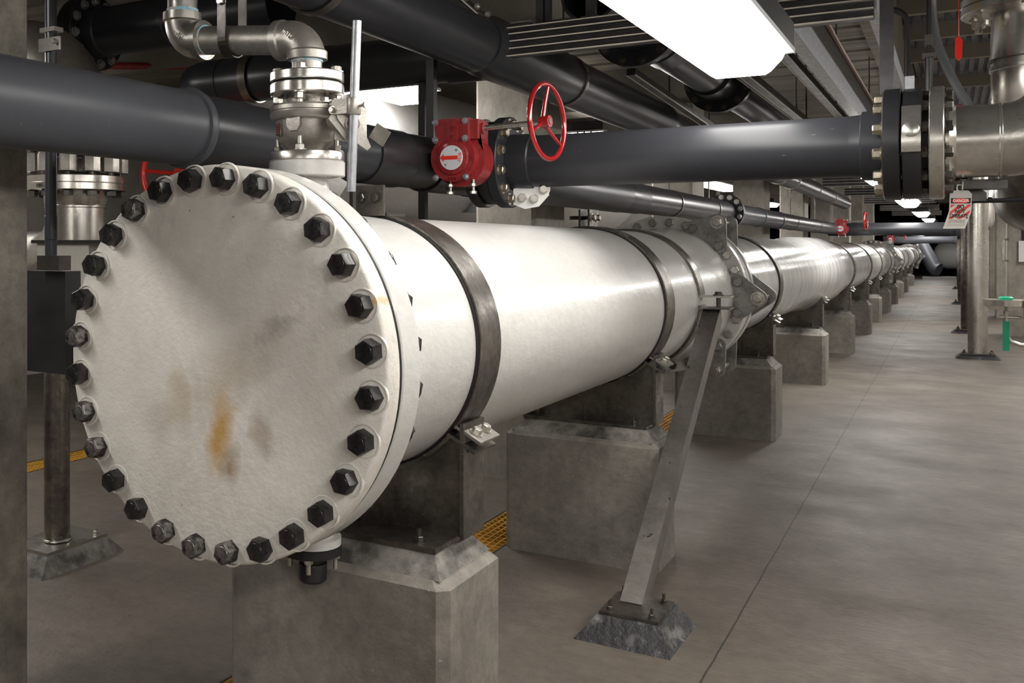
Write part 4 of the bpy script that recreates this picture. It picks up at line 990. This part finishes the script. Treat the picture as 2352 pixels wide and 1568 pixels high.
# ------------------------------------------------------------------ STEEL POSTS in the aisle, eyewash
for k, (x, y) in enumerate(((.27, 15.85), (.215, 20.1), (.20, 29.2), (.20, 38.3))):
    t = thing('steel_post', (x, y, 0), ['nearest round stainless post in the aisle under the danger tag', 'second round stainless post, half hidden behind the nearest', 'third round stainless post down the aisle', 'farthest round stainless post down the aisle'][k], 'post', 'round steel posts in the aisle')
    put('tube', B().cyl((x, y, .07), (x, y, 2.6), .112, 40), 'steel_dull' if k else 'steel', t)
    b2 = B(); b2.bx(x - .19, x + .19, y - .16, y + .16, .055, .072); put('base_plate', b2, 'steel_dark', t, smooth=False)
    b2 = B(); lo_ = [(x - .25, y - .2), (x + .25, y - .2), (x + .25, y + .2), (x - .25, y + .2)]; hi_ = [(x - .19, y - .15), (x + .19, y - .15), (x + .19, y + .15), (x - .19, y + .15)]
    v0 = [b2.bm.verts.new((*q, 0)) for q in lo_]; v1 = [b2.bm.verts.new((*q, .055)) for q in hi_]
    for i in range(4): b2.quad([v0[i], v0[(i+1) % 4], v1[(i+1) % 4], v1[i]])
    b2.quad(v1); put('grout_pad', b2, 'grout_black', t, smooth=False)
    for q in ((-.15, -.12), (.15, -.12)): bolt(t, (x + q[0], y + q[1], .072), (0, 0, 1), .036, .026, 'bolt_dark', 'nut', stud=.02)
ex, ey = .435, 12.0
t = thing('eyewash_station', (ex, ey, .55), 'stainless eyewash bowl with green cap and green drain tag at the right edge', 'eyewash station')
put('bowl', B().lathe((ex, ey, .86), (0, 0, 1), [(0, .02), (.01, .05), (.03, .14), (.055, .185), (.115, .187), (.115, .180), (.06, .175), (.03, .12), (.02, .0)], 48), 'steel_bright', t)
put('spray_cap', B().lathe((ex - .0, ey - .03, .965), (0, 0, 1), [(0, 0), (0, .04), (.012, .062), (.03, .062), (.04, .05), (.045, 0)], 24), 'green_plastic', t, label='green spray head cap')
put('supply_pipe', B().tube([V(ex - .06, ey, .80), V(ex + .2, ey, .80), V(ex + .6, ey, .80)], .016, 12).cyl((ex, ey, .78), (ex, ey, .87), .02, 12), 'steel', t)
put('drain_pipe', B().tube([V(ex, ey, .80), V(ex, ey, .62), V(ex + .04, ey, .56), V(ex + .12, ey, .53), V(ex + .6, ey, .53)], .022, 12), 'steel', t)
put('drain_tag', B().bx(ex - .028, ex + .028, ey - .035, ey - .030, .47, .76), 'green_plastic', t, smooth=False)
put('push_plate', B().bx(ex + .14, ex + .16, ey - .14, ey - .02, .80, 1.0), 'steel', t, smooth=False)
solo('wall_box', B().bx(.885, 1.10, 19.70, 19.79, 1.22, 1.56), 'plastic_white', 'small white electrical box on the mottled concrete column at the right edge', 'box', smooth=False)
t = thing('conduit', (.92, 19.75, 1.56), 'dark conduit curving down the right concrete column into the white box', 'conduit')
put('pipe_run', B().tube([V(.45, 19.76, 2.55), V(.80, 19.76, 2.55)] + arc((.80, 19.76, 2.40), (0, 0, 1), (1, 0, 0), .15, 0, PI / 2, 8) + [V(.95, 19.76, 1.56)], .022, 10), 'pvc_black', t)
solo('conduit', B().tube([V(.45, 19.7, 2.25), V(.62, 19.7, 2.25), V(.80, 19.82, 2.22)], .03, 10), 'pvc_black', 'short black conduits crossing behind the nearest steel post', 'conduit')
solo('grab_handle', B().tube([V(.75, 19.82, 1.23), V(.69, 19.72, 1.25), V(.69, 19.72, 1.57), V(.75, 19.82, 1.59)], .018, 10), 'steel', 'slim steel handle bar on the edge of the mottled column', 'handle')

# ------------------------------------------------------------------ LIGHT FIXTURES
def fixture(x, yend, zb, length, label, group, wd=.22, lens='lens'):
    y1, y0 = yend, yend - length
    t = thing('light_fixture', (x, (y0 + y1) / 2, zb), label, 'light fixture', group)
    hw = wd / 2; b2 = B(); z1 = zb + .085
    # prismatic wraparound diffuser: tapered trapezoid with sloping ends
    prof = [(-hw - .045, z1), (-hw - .040, z1 - .03), (-hw, zb + .012), (-hw + .02, zb), (hw - .02, zb), (hw, zb + .012), (hw + .040, z1 - .03), (hw + .045, z1)]
    ra = []
    for yy, inset in ((y0, 0), (y0 + .04, 1), (y1 - .04, 1), (y1, 0)):
        ra.append([b2.bm.verts.new((x + px_, yy if True else 0, z1 - (z1 - pz_) * (1 if inset else .25))) for px_, pz_ in prof])
    for A, C in zip(ra, ra[1:]):
        for i in range(len(prof) - 1): b2.quad([A[i], A[i+1], C[i+1], C[i]])
    b2.quad(ra[0]); b2.quad(ra[-1][::-1])
    put('diffuser', b2, lens, t)
    b2 = B(); b2.bx(x - hw - .075, x + hw + .078, y0 - .02, y1 + .02, z1 + .0, z1 + .018)
    put('rim', b2, 'fixture_white', t, smooth=False)
    put('housing', B().bx(x - hw - .03, x + hw + .075, y0 - .01, y1 + .012, z1 + .018, z1 + .115), 'fixture_grey', t, smooth=False)
    for k in (-1, 0, 1): put('latch', B().bx(x + k * .07 - .008, x + k * .07 + .008, y0 - .035, y0 - .018, z1 - .03, z1 + .01), 'steel_dark', t, smooth=False)
    for yy in (y0 + .4, y1 - .4): put('hanger_rod', B().cyl((x, yy, z1 + .1), (x, yy, CEIL), .006, 8), 'steel_dark', t)
LG = 'fluorescent fixtures over the aisle'
fixture(-.705, 4.25, 2.205, 2.44, 'big glowing fluorescent fixture at the top of the photo', LG, lens='lens_dim')
for k, nm in ((1, 'second fluorescent fixture over the aisle, under the black flange stack'), (2, 'third small bright fixture over the aisle'), (3, 'fourth tiny bright fixture over the aisle'), (4, 'fifth farthest bright fixture over the aisle'), (4.8, 'last fixture, added to light the dark far end of the aisle')):  # the last of these is added to brighten the far end
    fixture(-.705, 4.25 + 9.14 * k, 2.205, 2.44, nm, LG)
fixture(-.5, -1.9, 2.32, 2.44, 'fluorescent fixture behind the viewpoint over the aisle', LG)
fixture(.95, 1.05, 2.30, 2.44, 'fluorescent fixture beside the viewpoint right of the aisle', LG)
for k, od in enumerate(('first', 'second', 'third', 'fourth', 'fifth', 'sixth', 'seventh', 'eighth', 'ninth')):  # unseen row, added as fill light for the aisle and the main
    fixture(1.55, 4.3 + 4.57 * k, 2.55, 2.44, od + ' unseen fixture added right of the aisle to fill in light', 'unseen fixtures added right of the aisle for fill light')
LG2 = 'fluorescent fixtures left of the main'
for x, y, z, nm in ((-3.13, 6.15, 2.50, 'white lamp behind the black pipes left of the red gearbox'), (-4.05, 29.0, 2.46, 'small white lamp on the left seen over the second spool'),
                    (-6.1, 4.7, 2.7, 'unseen lamp added beyond the left pillar to light the left background'), (-3.05, 1.75, 2.62, 'unseen lamp added left of the viewpoint to light the top left'), (-3.2, 12.6, 2.6, 'lamp added behind the lower black pipe to light the columns'),  # all added for light: two unseen at left, one for the columns
                    (-3.6, 20.2, 2.5, 'glaring lamp between the distant left columns'), (-3.6, 38, 2.4, 'most distant lamp on the left side')):
    fixture(x, y, z, .92 if x == -3.13 else 2.44 if y < 28 else 1.2, nm, LG2)

# ------------------------------------------------------------------ STRUT BEAMS, TRAYS
def strut_beam(x0, x1, y, z0, n, h, label, group=None):
    t = thing('strut_beam', ((x0 + x1) / 2, y, z0), label, 'strut beam', group)
    for k in range(n):
        za = z0 + k * h; b2 = B()
        b2.bx(x0, x1, y + .004, y + .06, za, za + h - .004)
        put('channel', b2, 'strut', t, smooth=False)
        put('channel_lip', B().bx(x0, x1, y - .012, y + .004, za, za + .0045), 'strut_edge', t, smooth=False)
    put('top_lip', B().bx(x0, x1, y - .006, y + .06, z0 + n * h - .004, z0 + n * h), 'strut_edge', t, smooth=False)
    return t
SB = 'stacked strut beams across the ceiling'
strut_beam(-1.865, -.262, 4.45, 2.432, 4, .0345, 'nearest stacked black strut beam with pale edges behind the big lamp', SB)
for k, y in enumerate((10.2, 13.2, 16.4, 19.9, 24.5, 30, 36)):
    strut_beam(-1.62, -.30, y, 2.36, 3, .045, ['second', 'third', 'fourth', 'fifth', 'sixth', 'seventh', 'eighth'][k] + ' stacked strut beam from the front under the ceiling', SB)
# hanger posts and braces over the first beam
t = thing('strut_post', (-1.60, 4.48, 2.57), 'pair of black channel posts standing on the nearest strut beam', 'post')
put('channel', B().bx(-1.635, -1.60, 4.45, 4.49, 2.57, CEIL).bx(-1.592, -1.57, 4.45, 4.49, 2.57, CEIL), 'strut', t, smooth=False)
put('base_angle', B().bx(-1.56, -1.42, 4.44, 4.50, 2.571, 2.579), 'strut', t, smooth=False)
solo('strut_post', B().bx(-1.40, -1.36, 4.45, 4.49, 2.57, CEIL).bx(-1.44, -1.34, 4.44, 4.5, 2.570, 2.578), 'strut', 'narrow black channel post on the nearest strut beam left of the big lamp', 'post', smooth=False)
t = thing('strut_brace', (-1.9, 4.45, 2.57), 'slanting black strut brace reaching from the top edge to the end of the strut beam', 'brace')
put('channel', B().bar((-1.86, 4.40, 2.56), (-2.28, 4.40, 2.95), .05, .05), 'strut', t, smooth=False)
put('channel_lip', B().bar((-1.84, 4.37, 2.585), (-2.25, 4.37, 2.975), .004, .006), 'strut_edge', t, smooth=False)
put('hinge_plate', B().bar((-1.80, 4.42, 2.578), (-1.98, 4.42, 2.73), .04, .012).bx(-1.82, -1.66, 4.43, 4.49, 2.572, 2.582), 'strut', t, smooth=False)
for q in (.3, .6, .9): bolt(t, V(-1.80, 4.40, 2.585).lerp(V(-1.98, 4.40, 2.74), q), (0, -1, 0), .02, .01, 'bolt_steel')
# longitudinal channels
def chan(p0, p1, wd, ht, mt, label, name='strut_channel', lip=True, rod=True):
    t = thing(name, Vector(p0), label, 'strut channel'); d = (V(*p1) - V(*p0)).normalized()
    put('channel', B().bar(p0, p1, wd, ht), mt, t, smooth=False)
    pm = (V(*p0) + V(*p1)) / 2
    if rod: put('hanger_rod', B().cyl(pm, (pm.x, pm.y, CEIL), .006, 8), 'steel_dark', t)
    if lip:
        x_, y_, _ = frame(V(*p1) - V(*p0))
        for s_ in (-.5, .5): put('channel_lip', B().bar(V(*p0) + x_ * wd * s_ - V(0, 0, ht * .5), V(*p1) + x_ * wd * s_ - V(0, 0, ht * .5), .006, .006), 'strut_edge', t, smooth=False)
chan((-1.60, 5.95, 2.56), (-1.42, 8.6, 2.30), .05, .04, 'strut', 'slanting dark strut channel descending between the two flanges of the ceiling pipe', rod=False)
chan((-1.03, 5.4, 2.55), (-1.03, 13, 2.55), .05, .05, 'strut', 'dark channel running away just right of the big lamp end')
chan((-.80, 5.2, 2.62), (-.80, 13, 2.62), .05, .05, 'strut', 'slotted strut channel running away between the lamp and the cable tray')
chan((-1.20, 6.0, 2.70), (-1.20, 14, 2.70), .09, .05, 'strut', 'broad dark channel under the ceiling near the flanged ceiling pipe')
t = thing('cable_tray', (-.60, 4.6, 2.5), 'galvanised cable tray side running away under the ceiling with a copper cable on it', 'cable tray')
put('side_rail', B().bx(-.60, -.594, 4.6, 14, 2.50, 2.745), 'galv', t, smooth=False)
put('bottom_flange', B().bx(-.66, -.60, 4.6, 14, 2.50, 2.506), 'galv', t, smooth=False)
put('copper_cable', B().tube([V(-.585, 4.62, 2.76), V(-.575, 5.4, 2.745), V(-.585, 7, 2.75), V(-.58, 10, 2.745), V(-.585, 14, 2.75)], .014, 8), 'copper', t)
put('yellow_label', B().bx(-.594, -.5925, 5.05, 5.35, 2.60, 2.69), 'yellow_label', t, smooth=False)
t = thing('cable_tray', (-.30, 4.6, 2.7), 'second galvanised cable tray rail right of the first under the ceiling', 'cable tray')
put('side_rail', B().bx(-.30, -.294, 5.2, 14, 2.62, 2.72), 'galv', t, smooth=False); put('bottom_flange', B().bx(-.34, -.30, 5.2, 14, 2.62, 2.626), 'galv', t, smooth=False)
t = thing('cable_tray', (-4.2, 9, 1.9), 'grey metal cable tray with a small yellow sticker low behind the black elbow', 'cable tray')
put('side_rail', B().bx(-4.6, -2.85, 7.9, 7.91, 1.80, 1.92), 'galv', t, smooth=False)
put('rail_lip', B().bx(-4.6, -2.85, 7.87, 7.9, 1.915, 1.922).bx(-4.6, -2.85, 7.87, 7.9, 1.80, 1.806), 'steel', t, smooth=False)
put('yellow_sticker', B().bx(-3.685, -3.62, 7.893, 7.899, 1.845, 1.885), 'yellow_label', t, smooth=False)

# ------------------------------------------------------------------ LEFT BACKGROUND
b_ = B(); b_.lathe((-3.95, 5.70, 2.26), (0, 1, 0), [(0, 0), (0, .50), (.05, .6), (7.1, .6), (7.12, .606), (7.2, .606), (7.22, .6), (8.0, .6), (8.02, .606), (8.1, .606), (8.12, .6), (10.4, .6), (10.5, .5), (10.5, 0)], 96)
solo('white_header_pipe', b_, 'white_paint', 'huge bright white pipe glowing behind the black pipes left of the red gearbox', 'pipe')
SX, SY = -4.83, 4.6
t = thing('stainless_riser', (SX, SY, 1.2), 'tall stainless riser with stacked bolted flanges between the left pillar and the blind flange', 'pipe')
b_ = B(); b_.tube([V(SX - 1.0, SY, 2.83), V(SX - .52, SY, 2.83)] + arc((SX - .52, SY, 2.31), (0, 0, 1), (1, 0, 0), .52, 0, PI / 2, 16) + [V(SX, SY, 2.14)], .235, 48); put('upper_elbow', b_, 'steel_cast', t)
b_ = B(); b_.lathe((SX, SY, 0), (0, 0, 1), [(2.26, .1), (2.26, .21), (2.20, .22), (2.185, .325), (2.135, .325), (2.13, .2)], 64); put('top_flange', b_, 'steel', t)
for i in range(12):
    a = i * PI / 6 + .1; q = V(math.cos(a), math.sin(a), 0) * .285
    put('coupling_nut', B().hexa(V(SX, SY, 2.00) + q, (0, 0, 1), .098, .118), 'steel_cast', t)
    put('stud', B().cyl(V(SX, SY, 1.87) + q, V(SX, SY, 2.14) + q, .018, 8), 'steel_dull', t)
    put('nut', B().hexa(V(SX, SY, 1.845) + q, (0, 0, 1), .06, .035), 'steel_dark', t)
b_ = B(); b_.lathe((SX, SY, 0), (0, 0, 1), [(2.0, .1), (2.0, .2), (1.975, .32), (1.972, .325), (1.932, .325), (1.928, .318), (1.924, .325), (1.885, .325), (1.882, .32), (1.88, .215), (1.80, .205), (1.79, .20), (1.785, .206), (1.775, .206), (1.77, .20), (1.55, .20)], 64); put('lower_flanges', b_, 'steel_bright', t)
b_ = B(); b_.tube([V(SX, SY, 1.79), V(SX, SY, 1.70)] + arc((SX - .28, SY, 1.70), (1, 0, 0), (0, 0, -1), .28, 0, PI / 2, 12) + [V(SX - .6, SY, 1.42)], .20, 48); put('lower_elbow', b_, 'steel_bright', t)
me = text_mesh('H01-2', .034, basis((SX + .03, SY - .327, 1.907), (1, 0, 0), (0, 0, 1)), 'bolt_dark', .001); put('stamped_mark', me, 'bolt_dark', t, smooth=False)
WC = V(-4.27, 5.0, 2.0)
t = thing('handwheel', WC - V(0, 0, .3), 'bright red handwheel peeking out left above the blind flange', 'handwheel')
nr = V(.35, -1, 0).normalized()
put('rim', B().torus(WC, nr, .27, .022, 72, 12), 'red_bright', t); put('hub', B().ring(WC, nr, -.03, .03, .018, .045, 24), 'red_bright', t)
x_, y_, _ = frame(nr, (0, 0, 1))
for a in (90, 175, 265, 0): a = math.radians(a); put('spoke', B().cyl(WC + (x_ * math.cos(a) + y_ * math.sin(a)) * .04, WC + (x_ * math.cos(a) + y_ * math.sin(a)) * .27, .013, 10), 'red_bright', t)
t = thing('bolted_bonnet', (-4.27, 5.3, 1.95), 'dark valve bonnet ringed with steel studs behind the left red handwheel', 'valve')
put('bonnet', B().cyl((-4.27, 5.3, 1.86), (-4.27, 5.3, 1.98), .13, 32).cyl((-4.27, 5.3, 2.14), (-4.27, 5.3, 2.20), .26, 32), 'steel_dark', t)
for i in range(10): a = i * PI / 5; put('stud', B().cyl((-4.27 + .2 * math.cos(a), 5.3 + .2 * math.sin(a), 1.98), (-4.27 + .2 * math.cos(a), 5.3 + .2 * math.sin(a), 2.15), .03, 12), 'steel', t)
# black vertical pipe + box on the pillar side
t = thing('black_conduit', (-2.86, 2.6, 1.42), 'slim black vertical conduit clamped beside the left pillar', 'conduit')
put('pipe_run', B().lathe((-2.865, 2.6, 1.50), (0, 0, 1), [(0, 0), (0, .0225), (.06, .0225), (.062, .024), (.15, .024), (.152, .022), (1.88, .022)], 24), 'pvc', t)
put('clamp', B().bx(-2.90, -2.82, 2.575, 2.62, 2.345, 2.362).bx(-2.90, -2.79, 2.57, 2.58, 2.27, 2.32), 'steel', t, smooth=False)
bolt(t, (-2.80, 2.57, 2.30), (0, -1, 0), .016, .02, 'bolt_steel')
t = thing('strut_bracket', (-2.86, 2.62, 1.50), 'galvanised strut bracket below the slim black conduit', 'bracket')
put('channel', B().bx(-2.92, -2.80, 2.58, 2.64, 1.445, 1.50), 'steel_dark', t, smooth=False)
solo('equipment_case', B().bx(-3.02, -2.81, 2.62, 2.70, 1.05, 1.44), 'pvc_black', 'tall black case hanging beside the left pillar below the conduit', 'equipment case', smooth=False)
t = thing('junction_box', (-3.40, 3.2, 1.18), 'beige metal cabinet half hidden behind the left edge of the blind flange', 'cabinet')
put('cabinet', B().bx(-3.62, -3.28, 3.2, 3.35, 1.13, 1.545), 'box_grey', t, smooth=False); put('lid_lip', B().bx(-3.64, -3.20, 3.18, 3.36, 1.545, 1.56), 'steel_dark', t, smooth=False)
px_, py_ = -3.66, 3.36
t = thing('steel_post', (px_, py_, 0), 'round stainless support post left of the blind flange on a grouted base', 'post')
put('tube', B().cyl((px_, py_, .10), (px_, py_, 1.15), .062, 40), 'steel_dull', t); put('weld_bead', B().torus((px_, py_, .105), (0, 0, 1), .064, .006, 32, 8), 'steel', t)
put('base_plate', B().bx(px_ - .16, px_ + .12, py_ - .17, py_ + .22, .08, .096), 'steel', t, smooth=False)
b2 = B(); lo_ = [(px_ - .22, py_ - .25), (px_ + .17, py_ - .25), (px_ + .17, py_ + .29), (px_ - .22, py_ + .29)]; hi_ = [(px_ - .16, py_ - .17), (px_ + .12, py_ - .17), (px_ + .12, py_ + .22), (px_ - .16, py_ + .22)]
v0 = [b2.bm.verts.new((*q, 0)) for q in lo_]; v1 = [b2.bm.verts.new((*q, .08)) for q in hi_]
for i in range(4): b2.quad([v0[i], v0[(i+1) % 4], v1[(i+1) % 4], v1[i]])
b2.quad(v1); put('grout_pad', b2, 'grout', t, smooth=False); bolt(t, (px_ + .09, py_ + .17, .096), (0, 0, 1), .024, .018, 'bolt_steel', 'nut', stud=.01)
# red sprinkler main and struts at the upper left
solo('sprinkler_pipe', B().tube([V(-6.5, 6.0, 3.08), V(-3.4, 6.6, 2.86)], .03, 12), 'red_paint', 'thin red sprinkler pipe behind the black pipes at the top left', 'pipe')
solo('sprinkler_pipe', B().tube([V(-3.4, 4.6, 3.15), V(-2.3, 4.9, 3.05)], .03, 12), 'red_paint', 'short red pipe glimpsed above the threaded vent pipe', 'pipe')
for k in range(3):
    chan((-7.6, 6.2 + k * .5, 2.98 - k * .12), (-4.75, 6.6 + k * .5, 2.70 - k * .11), .05, .05, 'strut', ['upper', 'middle', 'lower'][k] + ' of the three dark strut rails behind the top left black pipe')
